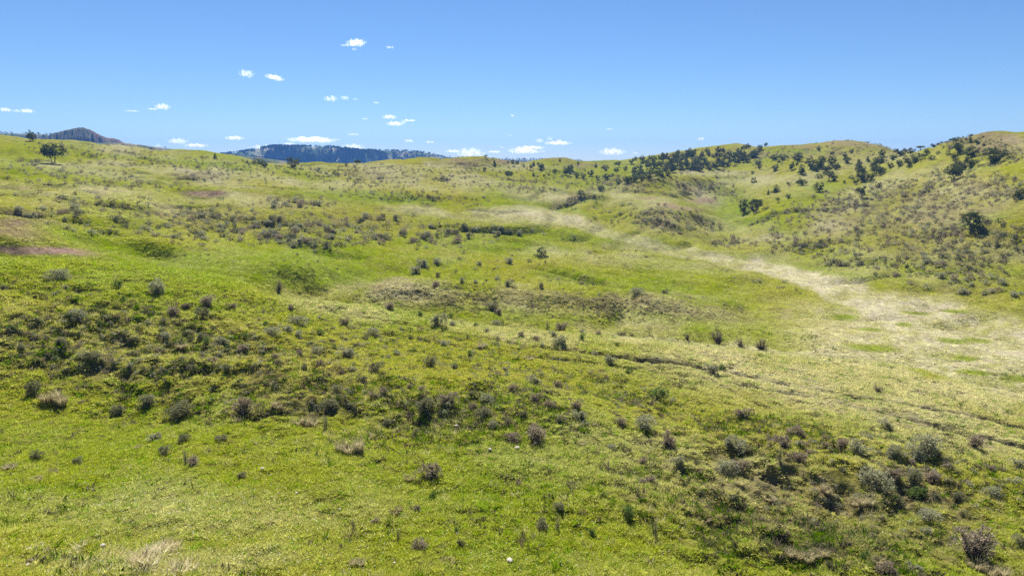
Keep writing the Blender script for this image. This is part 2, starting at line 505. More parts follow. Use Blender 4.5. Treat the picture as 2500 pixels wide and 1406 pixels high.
    for (cx, cy, rx, ry, rot, k) in [(490, 473, 48, 8, 3, 1.0), (60, 612, 140, 9, 4, .95), (40, 457, 40, 4, 3, .5), (10, 560, 70, 22, 15, .5), (1650, 505, 50, 7, 6, .6), (1570, 485, 24, 5, 0, .5), (1700, 492, 50, 5, 8, .6), (2460, 344, 70, 18, 10, .4), (2100, 352, 90, 8, 5, .45), (1960, 358, 60, 6, 0, .4), (1640, 383, 40, 8, 0, .4), (1180, 396, 70, 8, 0, .35), (1410, 403, 40, 6, 0, .35), (1380, 388, 60, 6, 0, .4), (2420, 360, 60, 14, 10, .3), (1900, 378, 70, 8, 0, .3)]:
        red = np.maximum(red, k * ell(wx, wy, cx, cy, rx, ry, rot))
    return lush, dry, pale, red, w, w2


def cover_colour(px, py, x, y, r):
    lush, dry, pale, red, w, w2 = cover(px, py, x, y, r)
    k = np.clip(0.45 + 0.9 * w2, 0, 1)[..., None]
    c = C_GREEN * (1 - k) + C_YEL * k
    l = np.clip(lush * (0.8 + 0.5 * w), 0, 1)[..., None]
    c = c * (1 - l) + (C_LUSH * 0.55 + C_GREEN * 0.45) * l
    g_ = np.clip(0.38 * (w + .1), 0, 1)[..., None]
    c = c * (1 - g_) + C_STRAW * g_
    d = np.clip(dry * (0.75 + 1.0 * w), 0, 1)[..., None]
    c = c * (1 - d) + C_DRY * d
    br = np.zeros_like(px)
    for (cx, cy, rx, ry, rot, q) in [(1000, 716, 175, 30, 0, .6), (1350, 735, 330, 28, 2, .4), (1650, 752, 190, 24, 8, .6), (2060, 1260, 420, 110, 5, .6), (330, 850, 480, 80, 8, .35), (850, 990, 420, 40, 4, .45), (640, 535, 340, 34, 2, .5), (1640, 540, 95, 32, 8, .55), (1620, 455, 170, 20, 4, .45), (2250, 510, 280, 60, -8, .45), (2350, 600, 200, 50, 0, .35), (1420, 480, 100, 14, -22, .6), (2440, 350, 120, 30, 8, .5), (1180, 398, 90, 12, 0, .5), (2000, 372, 200, 14, 0, .4), (470, 432, 80, 12, 2, .4), (60, 535, 90, 26, 4, .6), (960, 430, 120, 10, 3, .4)]:
        br = np.maximum(br, q * ell(px + 60 * w2, py + (3 + 0.04 * np.maximum(py - 390, 0)) * w, cx, cy, rx, ry, rot))
    br = np.clip(br * (.8 + 1.3 * fbm(x / (.7 + .012 * r), y / (.7 + .012 * r), 201, 3)), 0, 1)[..., None]
    c = c * (1 - br) + C_BROWN * br
    fine = fbm(x / (.5 + .008 * r), y / (.25 + .006 * r), 211, 3)
    p = np.clip(pale * (1.0 + .6 * fine), 0, 1)[..., None]
    c = c * (1 - p) + C_PALE * p
    rd = np.clip(red * (0.9 + 0.6 * w), 0, 1)[..., None]
    c = c * (1 - rd) + C_RED * rd
    return c


PX, PY = project(X, Y, Z)
PXs, PYs = np.where(infront, np.clip(PX, -900, 3400), 1250), np.where(infront, np.clip(PY, 250, 1900), 1400)
COLR = cover_colour(PXs, PYs, X, Y, RR)
# under the near turf lies thatch and soil; the turf itself is real blades there
th_mix = (0.42 * (1 - smooth(48, 62, RR)))[..., None]
thatch = C_SOIL * 0.75 + COLR * 0.35
COLR = COLR * (1 - th_mix) + thatch * th_mix
rm = np.clip(RUT * .6, 0, 1)[..., None]
COLR = COLR * (1 - rm) + C_SOIL * 0.8 * rm

mg, t, o = node_mat('prairie_turf')
L_ = t.links.new
att = t.nodes.new('ShaderNodeAttribute')
att.attribute_name = 'cover'
geo = t.nodes.new('ShaderNodeNewGeometry')


def nz(scale, detail=5, rough=0.6, stretch=None):
    n = t.nodes.new('ShaderNodeTexNoise')
    n.inputs['Scale'].default_value = scale
    n.inputs['Detail'].default_value = detail
    n.inputs['Roughness'].default_value = rough
    if stretch:
        mp = t.nodes.new('ShaderNodeMapping')
        mp.inputs['Scale'].default_value = stretch
        L_(geo.outputs['Position'], mp.inputs['Vector'])
        L_(mp.outputs[0], n.inputs['Vector'])
    else:
        L_(geo.outputs['Position'], n.inputs['Vector'])
    return n


def rng_node(src, a, b, c, d):
    m = t.nodes.new('ShaderNodeMapRange')
    m.inputs[1].default_value, m.inputs[2].default_value, m.inputs[3].default_value, m.inputs[4].default_value = a, b, c, d
    L_(src, m.inputs[0])
    return m.outputs[0]


n1, n2, n3 = nz(2.6, 6, 0.7), nz(0.45, 5, 0.65), nz(0.9, 4, 0.6, (1, 0.45, 1))
hs = t.nodes.new('ShaderNodeHueSaturation')
L_(att.outputs['Color'], hs.inputs['Color'])
v1 = rng_node(n1.outputs['Fac'], 0.3, 0.7, 0.62, 1.32)
v2 = rng_node(n3.outputs['Fac'], 0.3, 0.7, 0.75, 1.25)
mm = t.nodes.new('ShaderNodeMath')
mm.operation = 'MULTIPLY'
L_(v1, mm.inputs[0])
L_(v2, mm.inputs[1])
L_(mm.outputs[0], hs.inputs['Value'])
L_(rng_node(n2.outputs['Fac'], 0.3, 0.7, 0.475, 0.52), hs.inputs['Hue'])
L_(rng_node(n2.outputs['Fac'], 0.3, 0.7, 0.85, 1.08), hs.inputs['Saturation'])
bs = t.nodes.new('ShaderNodeBsdfPrincipled')
bs.inputs['Roughness'].default_value = 1.0
bs.inputs['Specular IOR Level'].default_value = 0.0
b1, b2 = t.nodes.new('ShaderNodeBump'), t.nodes.new('ShaderNodeBump')
b1.inputs['Strength'].default_value, b1.inputs['Distance'].default_value = 0.9, 0.16
b2.inputs['Strength'].default_value, b2.inputs['Distance'].default_value = 0.6, 0.8
L_(n1.outputs['Fac'], b1.inputs['Height'])
L_(n2.outputs['Fac'], b2.inputs['Height'])
L_(b2.outputs[0], b1.inputs['Normal'])
L_(b1.outputs[0], bs.inputs['Normal'])
L_(hs.outputs[0], bs.inputs['Base Color'])
L_(bs.outputs[0], o.inputs['Surface'])

V = np.stack([X, Y, Z], -1).reshape(-1, 3)
idx = np.arange(NT * NR).reshape(NR, NT)
F4 = np.stack([idx[:-1, :-1], idx[:-1, 1:], idx[1:, 1:], idx[1:, :-1]], -1).reshape(-1, 4)[:, ::-1]
gm = new_mesh('prairie_ground', V, F4, mg, True)
ca = gm.attributes.new('cover', 'FLOAT_COLOR', 'POINT')
ca.data.foreach_set('color', np.concatenate([COLR.reshape(-1, 3), np.ones((NT * NR, 1))], 1).astype(np.float32).ravel())
tag(link('prairie_ground', gm), 'rolling green and straw coloured prairie ground', kind='structure')


# the ruts themselves: two strips of bare earth worn through the turf, coloured darker for the shade in them
M_RUT = rough_mat('shaded_rut_soil', (.014, .011, .008), (.045, .034, .024), 9, .6)
for k, w in enumerate(rut_w):
    w = np.array(w)
    dd = np.r_[0, np.cumsum(np.hypot(*np.diff(w, axis=0).T))]
    n = int(dd[-1] / .12)
    u = np.linspace(0, dd[-1], n)
    cx, cyy = np.interp(u, dd, w[:, 0]), np.interp(u, dd, w[:, 1])
    sm_ = np.ones(25) / 25
    cx[12:-12], cyy[12:-12] = np.convolve(cx, sm_, 'valid'), np.convolve(cyy, sm_, 'valid')
    tx, ty = np.gradient(cx), np.gradient(cyy)
    tn = np.hypot(tx, ty)
    nx, ny = -ty / tn, tx / tn
    wob = .09 * fbm(u / 1.3, u * 0, 300 + k, 3)
    wd = np.clip((.16 if k == 0 else .13) * (1 + 1.1 * fbm(u / .9, u * 0 + 4, 310 + k, 3))  , .015, .36) * np.clip(.35 + .65 * smooth(-6, 7, cx) + .5 * fbm(u / 5, u * 0, 320 + k, 2), .1, 1)
    rows = []
    for q, off in enumerate((-1, -.4, .4, 1)):
        x_, y_ = cx + nx * (wob + wd * off), cyy + ny * (wob + wd * off)
        rows.append(np.stack([x_, y_, ground(x_, y_) + (.035 if abs(off) < 1 else .012) + .02 * noise(u * 9, u * 0 + q, 9)], -1))
    rows = np.stack(rows, 1)
    ii = np.arange(n * 4).reshape(n, 4)
    fq = np.stack([ii[:-1, :-1], ii[1:, :-1], ii[1:, 1:], ii[:-1, 1:]], -1).reshape(-1, 4)
    tag(link('wheel_rut', new_mesh('wheel_rut', rows.reshape(-1, 3), fq, M_RUT, True)), ('upper' if k == 0 else 'lower') + ' dark wheel rut worn across the near slope', kind='structure')

# ------------------------------------------------------------------ the butte, the long mesa and the low ridges on the horizon
def hill_mesh(profile, d, depth, foot, seed, gully, colour, levels=40, cols=260, cliff=None):
    """A hill with its skyline through the given points of the photograph; it is DEPTH metres thick, front and back slopes included."""
    p = np.array(profile, float)
    px = np.linspace(p[0, 0], p[-1, 0], cols)
    top = np.interp(px, p[:, 0], p[:, 1])
    xs, ys, zs = [], [], []
    s = np.linspace(0, 1, levels)                 # 0 front foot .. 0.5 crest .. 1 back foot
    for a, b in zip(px, top):
        v = at(a, b, d)
        u = np.array((v.x, v.y)) / d
        q = np.abs(2 * s - 1)                     # 1 at the feet, 0 at the crest
        prof = 1 - q
        dist = d + (s - 0.5) * depth
        xs.append(u[0] * dist)
        ys.append(u[1] * dist)
        zs.append(np.stack([np.full(levels, v.z), prof, np.full(levels, a)], -1))
    xs, ys, zz = np.array(xs), np.array(ys), np.array(zs)
    topz, prof, pa = zz[..., 0], zz[..., 1], zz[..., 2]
    along = (pa - p[0, 0]) / F * d
    wv = 0.9 * fbm(along / gully * 1.7, prof * 2.5, seed + 7, 3)
    g = np.abs(fbm(along / gully + wv, prof * 2.2 + wv, seed, 4))
    shape = np.clip(smooth(0, 0.75, prof) - 0.26 * (1 - smooth(0.0, 0.28, g)) * np.sin(np.pi * np.clip(prof / 0.85, 0, 1)), 0, 1)
    if cliff:
        shape = shape + 0.10 * np.sin(shape * cliff * 2 * math.pi) / cliff
    z = foot + (topz - foot) * shape
    z = z + 0.012 * (topz - foot) * fbm(along / 6, prof * 9, seed + 3, 3) * (prof < 0.97)
    V = np.stack([xs, ys, z], -1).reshape(-1, 3)
    i = np.arange(cols * levels).reshape(cols, levels)
    Fq = np.stack([i[:-1, :-1], i[1:, :-1], i[1:, 1:], i[:-1, 1:]], -1).reshape(-1, 4)
    me = new_mesh('hill', V, Fq, None, True)
    c = colour(along, prof, shape, pa, z)
    at_ = me.attributes.new('cover', 'FLOAT_COLOR', 'POINT')
    at_.data.foreach_set('color', np.concatenate([c.reshape(-1, 3), np.ones((cols * levels, 1))], 1).astype(np.float32).ravel())
    me.materials.append(mg)
    return me, V.reshape(cols, levels, 3), pa


def lerp(a, b, k):
    return a * (1 - k[..., None]) + b * k[..., None]


C_SCRUB = np.array((.085, .085, .045))
C_CLAY = np.array((.19, .155, .125))


def butte_colour(al, pr, sh, pa, z):
    k = smooth(-0.1, 0.35, fbm(al / 14, pr * 5, 3, 4) + 0.5 * np.sin(sh * 26) * 0.5)
    c = lerp(np.broadcast_to(C_SCRUB, al.shape + (3,)), C_CLAY * 0.8, k * (sh < 0.72))
    return lerp(c, np.array((.20, .13, .09)), 0.7 * smooth(205, 240, pa) * smooth(0.3, 0.9, pr) * (fbm(al / 9, pr * 7, 8, 3) > -0.2))


me, _, _ = hill_mesh([(60, 352), (105, 338), (125, 328), (150, 322), (172, 317), (190, 313), (205, 313), (218, 317), (235, 326), (250, 334), (262, 338), (278, 339), (292, 343), (303, 349), (340, 362)], 1050, 190, -24, 12, 20, butte_colour, cliff=3)
me.name = 'butte_hill'
tag(link('butte_hill', me), 'rounded eroded butte on the horizon', kind='structure')


def ridge_colour(al, pr, sh, pa, z):
    return lerp(np.broadcast_to(np.array((.10, .12, .05)), al.shape + (3,)), np.array((.19, .17, .09)), smooth(-0.2, 0.4, fbm(al / 20, pr * 4, 31, 3)))


me, ridgeA, _ = hill_mesh([(-120, 322), (-40, 323), (0, 326), (60, 328), (110, 329), (140, 334), (200, 352)], 1250, 160, -24, 22, 40, ridge_colour)
me.name = 'ridge_hill'
tag(link('ridge_hill', me), 'low wooded ridge behind the butte', kind='structure')
me, ridgeB, _ = hill_mesh([(230, 350), (300, 350), (350, 356), (420, 365), (480, 372), (540, 377), (620, 384), (700, 394)], 850, 150, -24, 25, 40, ridge_colour)
me.name = 'ridge_hill'
tag(link('ridge_hill', me), 'long low ridge falling away from the butte', kind='structure')


def mesa_colour(al, pr, sh, pa, z):
    c = lerp(np.broadcast_to(np.array((.07, .10, .04)), al.shape + (3,)), np.array((.30, .29, .17)), smooth(0.0, 0.25, fbm(al / 26, pr * 5, 51, 4)))
    edge = np.exp(-((pa - (955 + (1 - pr) * 60)) / 8) ** 2) + np.exp(-((pa - (1060 + (1 - pr) * 22)) / 6) ** 2)
    c = lerp(c, np.array((.27, .24, .19)), np.clip(edge, 0, 1) * (pr > 0.3) * 0.8)
    bare = smooth(940, 960, pa) * (1 - smooth(1055, 1075, pa)) * smooth(0.93, 1.0, pr)
    return lerp(c, np.array((.14, .17, .05)), bare * .8)


me, mesaV, mesaP = hill_mesh([(520, 382), (560, 376), (600, 371), (622, 367), (640, 362), (665, 359), (700, 359), (750, 359), (800, 360), (830, 363), (860, 366), (890, 369), (940, 370), (960, 370), (1000, 371), (1040, 374), (1060, 378), (1075, 383), (1090, 390), (1110, 398)], 1550, 260, -24, 71, 34, mesa_colour, levels=56, cols=420)
me.name = 'mesa_hill'
tag(link('mesa_hill', me), 'long flat topped blue mesa on the horizon', kind='structure')
me, shelfV, _ = hill_mesh([(1000, 386), (1050, 381), (1090, 383), (1115, 386), (1150, 388), (1240, 390), (1330, 391), (1420, 394)], 1900, 200, -24, 75, 30, ridge_colour)
me.name = 'ridge_hill'
tag(link('ridge_hill', me), 'faint blue ridge beyond the mesa', kind='structure')

# ------------------------------------------------------------------ the air
hz = bpy.data.materials.new('haze_air')
hz.use_nodes = True
t = hz.node_tree
t.nodes.clear()
o = t.nodes.new('ShaderNodeOutputMaterial')
pv = t.nodes.new('ShaderNodeVolumePrincipled')
pv.inputs['Color'].default_value = (0.13, 0.36, 1.0, 1)
pv.inputs['Density'].default_value = 0.00022
pv.inputs['Anisotropy'].default_value = 0.0
t.links.new(pv.outputs[0], o.inputs['Volume'])
h, zb, zt = 2450.0, -45.0, 66.0
v = [(sx * h, sy * h, z) for z in (zb, zt) for sy in (-1, 1) for sx in (-1, 1)]
f = [(0, 2, 3, 1), (4, 5, 7, 6), (0, 1, 5, 4), (2, 6, 7, 3), (0, 4, 6, 2), (1, 3, 7, 5)]
hm = bpy.data.meshes.new('haze')
hm.from_pydata(v, [], f)
hm.materials.append(hz)
tag(link('haze', hm), 'thin blue haze over the far hills', kind='stuff')

# ------------------------------------------------------------------ clouds: small fair weather puffs
cm = bpy.data.materials.new('cloud_vapour')
cm.use_nodes = True
t = cm.node_tree
t.nodes.clear()
o = t.nodes.new('ShaderNodeOutputMaterial')
pv = t.nodes.new('ShaderNodeVolumePrincipled')
pv.inputs['Color'].default_value = (1, 1, 1, 1)
pv.inputs['Anisotropy'].default_value = 0.5
inf = t.nodes.new('ShaderNodeObjectInfo')
sepc = t.nodes.new('ShaderNodeSeparateColor')
t.links.new(inf.outputs['Color'], sepc.inputs[0])
tcn = t.nodes.new('ShaderNodeTexCoord')
cn = t.nodes.new('ShaderNodeTexNoise')
cn.inputs['Scale'].default_value = 4.5
cn.inputs['Detail'].default_value = 3
cn.inputs['Roughness'].default_value = 0.6
mpc = t.nodes.new('ShaderNodeMapping')
mpc.inputs['Scale'].default_value = (2.2, 1, 1)
t.links.new(tcn.outputs['Generated'], mpc.inputs['Vector'])
t.links.new(mpc.outputs[0], cn.inputs['Vector'])
cr = t.nodes.new('ShaderNodeMapRange')
cr.clamp = False
cr.inputs[1].default_value, cr.inputs[2].default_value, cr.inputs[3].default_value, cr.inputs[4].default_value = 0.30, 0.70, -0.6, 0.9
t.links.new(cn.outputs['Fac'], cr.inputs[0])
# thins out towards the rim of the puff
vs = t.nodes.new('ShaderNodeVectorMath')
vs.operation = 'MULTIPLY_ADD'
vs.inputs[1].default_value = (2, 2, 2)
vs.inputs[2].default_value = (-1, -1, -0.8)
t.links.new(tcn.outputs['Generated'], vs.inputs[0])
vl = t.nodes.new('ShaderNodeVectorMath')
vl.operation = 'DOT_PRODUCT'
t.links.new(vs.outputs[0], vl.inputs[0])
t.links.new(vs.outputs[0], vl.inputs[1])
rim = t.nodes.new('ShaderNodeMapRange')
rim.inputs[1].default_value, rim.inputs[2].default_value, rim.inputs[3].default_value, rim.inputs[4].default_value = 0.0, 1.0, 0.75, -1.0
rim.clamp = False
t.links.new(vl.outputs['Value'], rim.inputs[0])
sm = t.nodes.new('ShaderNodeMath')
sm.operation = 'ADD'
sm.use_clamp = True
t.links.new(cr.outputs[0], sm.inputs[0])
t.links.new(rim.outputs[0], sm.inputs[1])
dm = t.nodes.new('ShaderNodeMath')
dm.operation = 'MULTIPLY'
t.links.new(sm.outputs[0], dm.inputs[0])
t.links.new(sepc.outputs[0], dm.inputs[1])
t.links.new(dm.outputs[0], pv.inputs['Density'])
t.links.new(pv.outputs[0], o.inputs['Volume'])

CLOUDS = [  # x, y, width, height in the photo, wispiness 0..1, label
    (866, 108, 44, 14, .1, 'tilted white cloud wisp, highest in the blue sky'), (865, 121, 12, 6, .6, 'tiny cloud scrap just under the highest cloud'), (840, 112, 22, 5, .85, 'faint streak trailing from the highest cloud'),
    (953, 117, 20, 5, .6, 'faint pair of cloud scraps right of the highest cloud'), (603, 182, 34, 15, .25, 'hook shaped white cloud over the middle of the mesa'), (672, 192, 42, 10, .2, 'slanted white cloud sliver beside the hook shaped cloud'),
    (806, 243, 30, 12, .2, 'white puff leading a short row of three scraps'), (841, 240, 20, 8, .4, 'middle scrap of the short cloud row'), (868, 243, 14, 3, .8, 'faintest scrap ending the short cloud row'), (918, 253, 16, 4, .6, 'lone faint cloud speck high above the mesa'),
    (12, 270, 28, 8, .2, 'white cloud at the edge of the row above the butte'), (40, 272, 14, 5, .3, 'smallest cloud in the row above the butte'), (66, 273, 32, 8, .2, 'broken white cloud ending the row above the butte'),
    (400, 264, 34, 12, .1, 'bright white puff alone above the long low ridge'), (372, 267, 22, 3, .5, 'thin tail beside the bright puff above the ridge'), (322, 272, 34, 3, .9, 'barely visible streak between the butte and bright puff'),
    (950, 289, 32, 8, .1, 'rounded cloud topping a loose group of four'), (998, 295, 30, 4, .4, 'thin streak in the loose group of four clouds'), (965, 304, 40, 8, .15, 'long low cloud under the loose group of four'), (986, 300, 14, 6, .3, 'small puff between the streak and the long low cloud'),
    (892, 291, 18, 3, .8, 'faint scrap left of the loose group of four clouds'), (570, 339, 42, 8, .1, 'flat white cloud over the gap before the mesa'), (440, 347, 44, 11, .05, 'humped white cloud low over the falling ridge'), (475, 357, 50, 7, .15, 'flat cloud stepping down from the humped cloud'),
    (755, 344, 112, 11, .1, 'long broken white cloud stretched above the mesa'), (712, 355, 30, 8, .1, 'short cloud under the long one above the mesa'), (640, 368, 70, 16, .05, 'white cloud rising behind the wooded end of the mesa'), (865, 363, 52, 14, .05, 'white cloud bulging from behind the mesa top'),
    (857, 329, 30, 4, .7, 'faint streak over the middle of the mesa'), (997, 345, 24, 5, .3, 'small flat cloud over the bare end of the mesa'), (1050, 348, 22, 5, .3, 'second small flat cloud beyond the bare mesa end'), (1150, 379, 68, 20, .02, 'big white cloud dome behind the brown knoll'),
    (1105, 371, 38, 6, .3, 'thin cloud shelf beside the big white dome'), (1247, 283, 11, 5, .4, 'tiny solitary cloud high over the brown knoll'), (1246, 332, 12, 4, .7, 'faint speck below the tiny solitary cloud'), (1280, 370, 82, 13, .03, 'largest flat bottomed cloud over the far saddle'),
    (1296, 361, 62, 7, .1, 'upper layer of the largest flat bottomed cloud'), (1316, 345, 20, 9, .1, 'small round puff starting the double cloud'), (1341, 342, 16, 8, .3, 'crumbly scrap above the long flat cloud'), (1363, 344, 14, 6, .3, 'small scrap on top of the long flat cloud'),
    (1362, 351, 62, 8, .08, 'long flat white cloud over the round brown hill'), (1495, 374, 62, 14, .05, 'white cloud low over the dip before the wood'), (1552, 375, 18, 6, .6, 'faint puff just above the wood skyline'), (1491, 317, 22, 5, .75, 'faint smear high over the dip before the wood'),
    (1710, 340, 17, 8, .05, 'single small white puff above the wooded hill'), (386, 357, 14, 8, .15, 'white scrap touching the falling ridge'), (1226, 361, 11, 4, .5, 'speck between the big dome and largest cloud'), (1208, 372, 32, 5, .3, 'low thin cloud left of the largest cloud'),
]


def cloud_mesh(seed, w, h, d):
    """A flat based heap of puffs, one closed skin."""
    r = np.random.default_rng(seed)
    bm = bmesh.new()
    bmesh.ops.create_icosphere(bm, subdivisions=5, radius=1.0)
    V = np.array([v.co[:] for v in bm.verts])
    Fc = [[v.index for v in f.verts] for f in bm.faces]
    bm.free()
    n = 9
    cx = r.uniform(-0.62, 0.62, n)
    c = np.stack([cx, r.uniform(-0.25, 0.25, n), r.uniform(-.25, .3, n) * (1 - np.abs(cx))], -1)
    rad = r.uniform(0.28, 0.5, n) * (1 - 0.45 * np.abs(cx))
    b = V @ c.T
    disc = b * b - (np.sum(c * c, 1) - rad ** 2)[None]
    ext = np.where(disc > 0, b + np.sqrt(np.maximum(disc, 0)), 0.06).max(1)
    ext *= 1 + 0.20 * fbm(V[:, 0] * 5 + seed, V[:, 2] * 6 + V[:, 1] * 4, seed, 4, .6)
    P = V * ext[:, None]
    P[:, 2] = np.where(P[:, 2] < 0, P[:, 2] * 0.45, P[:, 2])
    P /= np.maximum(np.ptp(P, axis=0), 1e-6)
    P *= np.array((w, max(0.6 * w, h), h))
    return new_mesh('cloud', P, Fc, cm, True)


for k, (px, py, w, h, wisp, lab) in enumerate(CLOUDS):
    d = 6200 + 300 * (k % 5)
    p = at(px, py, d)
    s = math.hypot(p.x, p.y) / F * ((1 + ((px - 1250) / F) ** 2) ** -0.5)
    c = link('cloud', cloud_mesh(300 + k, w * 1.5 * s, h * 1.8 * s, d), None, p, (0, R(-6 if k in (0,) else (10 if k == 5 else 0)), -math.atan2(p.x, p.y)))
    tau = 0.55 * (1 - wisp) ** 2 + 0.08
    c.color = (tau / (h * s * 0.6), 0, 0, 1)
    tag(c, lab, 'cloud', 'small white clouds over the horizon')

# ------------------------------------------------------------------ sagebrush, dead brush, grass clumps
M_SAGE = leaf_mat('sage_leaf', (.265, .270, .145), (.430, .420, .275), .36)
M_GREY = leaf_mat('brush_leaf', (.240, .190, .120), (.410, .340, .250), .34)
M_DARK = leaf_mat('dark_sage_leaf', (.145, .148, .060), (.315, .305, .175), .34)
M_GREEN = leaf_mat('green_brush_leaf', (.090, .150, .030), (.190, .250, .075), .45)
M_STRAW = leaf_mat('straw_blade', (.340, .285, .140), (.520, .460, .280), .50)
M_PINK = leaf_mat('bare_twig', (.200, .150, .120), (.290, .235, .195), .25)
M_WOOD = rough_mat('brush_wood', (.075, .060, .048), (.150, .125, .105), 12)


def tri_soup(name, tris, mat):
    V = np.asarray(tris, dtype=np.float32).reshape(-1, 3)
    return new_mesh(name, V, np.arange(len(V)).reshape(-1, 3), mat, False)


def unit(v):
    return v / (np.linalg.norm(v, axis=-1, keepdims=True) + 1e-9)


def blades(base, direc, length, width, r):
    """Narrow pointed leaves."""
    n = len(base)
    side = unit(np.cross(direc, r.normal(size=(n, 3))))
    a = base + side * (width * 0.5)[:, None]
    b = base - side * (width * 0.5)[:, None]
    c = base + direc * length[:, None]
    return np.stack([a, b, c], 1)


def twigs(p0, p1, r0, r1):
    """Three sided twigs from p0 to p1."""
    d = unit(p1 - p0)
    s = unit(np.cross(d, np.array((0.3, 0.5, 0.8))))
    t_ = np.cross(d, s)
    out_ = []
    for k in range(3):
        a0, a1 = 2 * math.pi * k / 3, 2 * math.pi * (k + 1) / 3
        u0, u1 = s * math.cos(a0) + t_ * math.sin(a0), s * math.cos(a1) + t_ * math.sin(a1)
        A, B = p0 + u0 * r0, p0 + u1 * r0
        C, D = p1 + u1 * r1, p1 + u0 * r1
        out_ += [np.stack([A, B, C], 1), np.stack([A, C, D], 1)]
    return np.concatenate(out_)


def brush(seed, n_sprig, per, spiky=0.5, bare=0.0, leaf=0.10, width=0.03):
    """A shrub one unit wide and one unit tall: (leaf triangles, twig triangles)."""
    r = np.random.default_rng(seed)
    lobes = r.normal(size=(7, 3)) * np.array((.26, .26, .10)) + np.array((0, 0, .42))
    lr = r.uniform(.20, .36, 7)
    th = r.uniform(0, 2 * math.pi, n_sprig)
    k = r.integers(0, 7, n_sprig)
    dirs = unit(r.normal(size=(n_sprig, 3)) + np.array((0, 0, .45)))
    tip = lobes[k] + dirs * (lr[k] * r.uniform(.55, 1.0, n_sprig) ** .6)[:, None]
    ex = np.percentile(np.abs(tip[:, :2]), 96)
    tip[:, :2] *= .46 / ex
    zl, zh = np.percentile(tip[:, 2], (6, 97))
    tip[:, 2] = np.clip((tip[:, 2] - zl) / (zh - zl) * .92 + .04, .02, 1.05)
    up = unit(dirs * (1 - spiky) + np.array((0, 0, 1.0)) * spiky + r.normal(size=(n_sprig, 3)) * .18)
    base = np.repeat(tip, per, 0) + r.normal(size=(n_sprig * per, 3)) * .028
    dr = unit(np.repeat(up, per, 0) + r.normal(size=(n_sprig * per, 3)) * .55)
    lv = blades(base, dr, leaf * r.uniform(.6, 1.4, len(base)), width * r.uniform(.7, 1.5, len(base)), r)
    nt_ = 26 + int(60 * bare)
    pick = r.integers(0, n_sprig, nt_)
    p1 = tip[pick] * np.array((.95, .95, 1.0)) + (up[pick] * .06 if bare > .3 else 0)
    root = np.stack([p1[:, 0] * .12, p1[:, 1] * .12, np.zeros(nt_)], -1)
    mid_ = root * .45 + p1 * .55 + r.normal(size=(nt_, 3)) * .04
    mid_[:, 2] = np.maximum(mid_[:, 2] - .05, .02)
    tw = np.concatenate([twigs(root, mid_, .016, .011), twigs(mid_, p1, .011, .005)])
    return lv, tw


def clump(seed, n=260, lean=.55, width=.016, droop=.25):
    """A bunch of grass one unit wide and one unit tall."""
    r = np.random.default_rng(seed)
    th = r.uniform(0, 2 * math.pi, n)
    rad = .30 * np.sqrt(r.uniform(0, 1, n))
    base = np.stack([rad * np.cos(th), rad * np.sin(th), np.zeros(n)], -1)
    o = unit(np.stack([np.cos(th), np.sin(th), np.zeros(n)], -1) + r.normal(size=(n, 3)) * .4)
    o[:, 2] = 0
    ln = r.uniform(.35, 1.1, n) * (1.1 - 1.2 * rad)
    a = base + np.array((0, 0, 1.)) * (ln * .62)[:, None] + o * (ln * lean * .35)[:, None]
    b = a + o * (ln * lean * .5)[:, None] + np.array((0, 0, 1.)) * (ln * (.38 - droop * r.uniform(0, 1.4, n)))[:, None]
    s = unit(np.cross(o, np.array((0, 0, 1.))) + r.normal(size=(n, 3)) * .3) * (width * r.uniform(.6, 1.4, n))[:, None]
    return np.concatenate([np.stack([base - s, base + s, a + s * .8], 1), np.stack([base - s, a + s * .8, a - s * .8], 1), np.stack([a - s * .8, a + s * .8, b], 1)])


def kindset(mat, seeds, **kw):
    res = []
    for s in seeds:
        lv, tw = brush(s, **kw)
        res.append((tri_soup('foliage', lv, mat), tri_soup('stems', tw, M_WOOD)))
    return res


KIT = {
    'g': kindset(M_SAGE, (1, 2, 3, 4), n_sprig=330, per=6, spiky=.45),
    'd': kindset(M_DARK, (5, 6, 7), n_sprig=340, per=6, spiky=.5),
    'b': kindset(M_GREY, (8, 9, 10, 11), n_sprig=280, per=6, spiky=.5, bare=.8),
    'n': kindset(M_GREEN, (12, 13, 14), n_sprig=210, per=6, spiky=.6, leaf=.13),
    'p': kindset(M_PINK, (15, 16), n_sprig=110, per=4, spiky=.75, bare=1.0, leaf=.14, width=.014),
    's': kindset(M_DARK, (17, 18), n_sprig=90, per=6, spiky=.85, leaf=.16, width=.03),
}
CLUMPS = [tri_soup('blades', clump(20 + k, 300, (.5, .7, .6, .8)[k], .015, (.15, .3, .25, .4)[k]), M_STRAW) for k in range(4)]

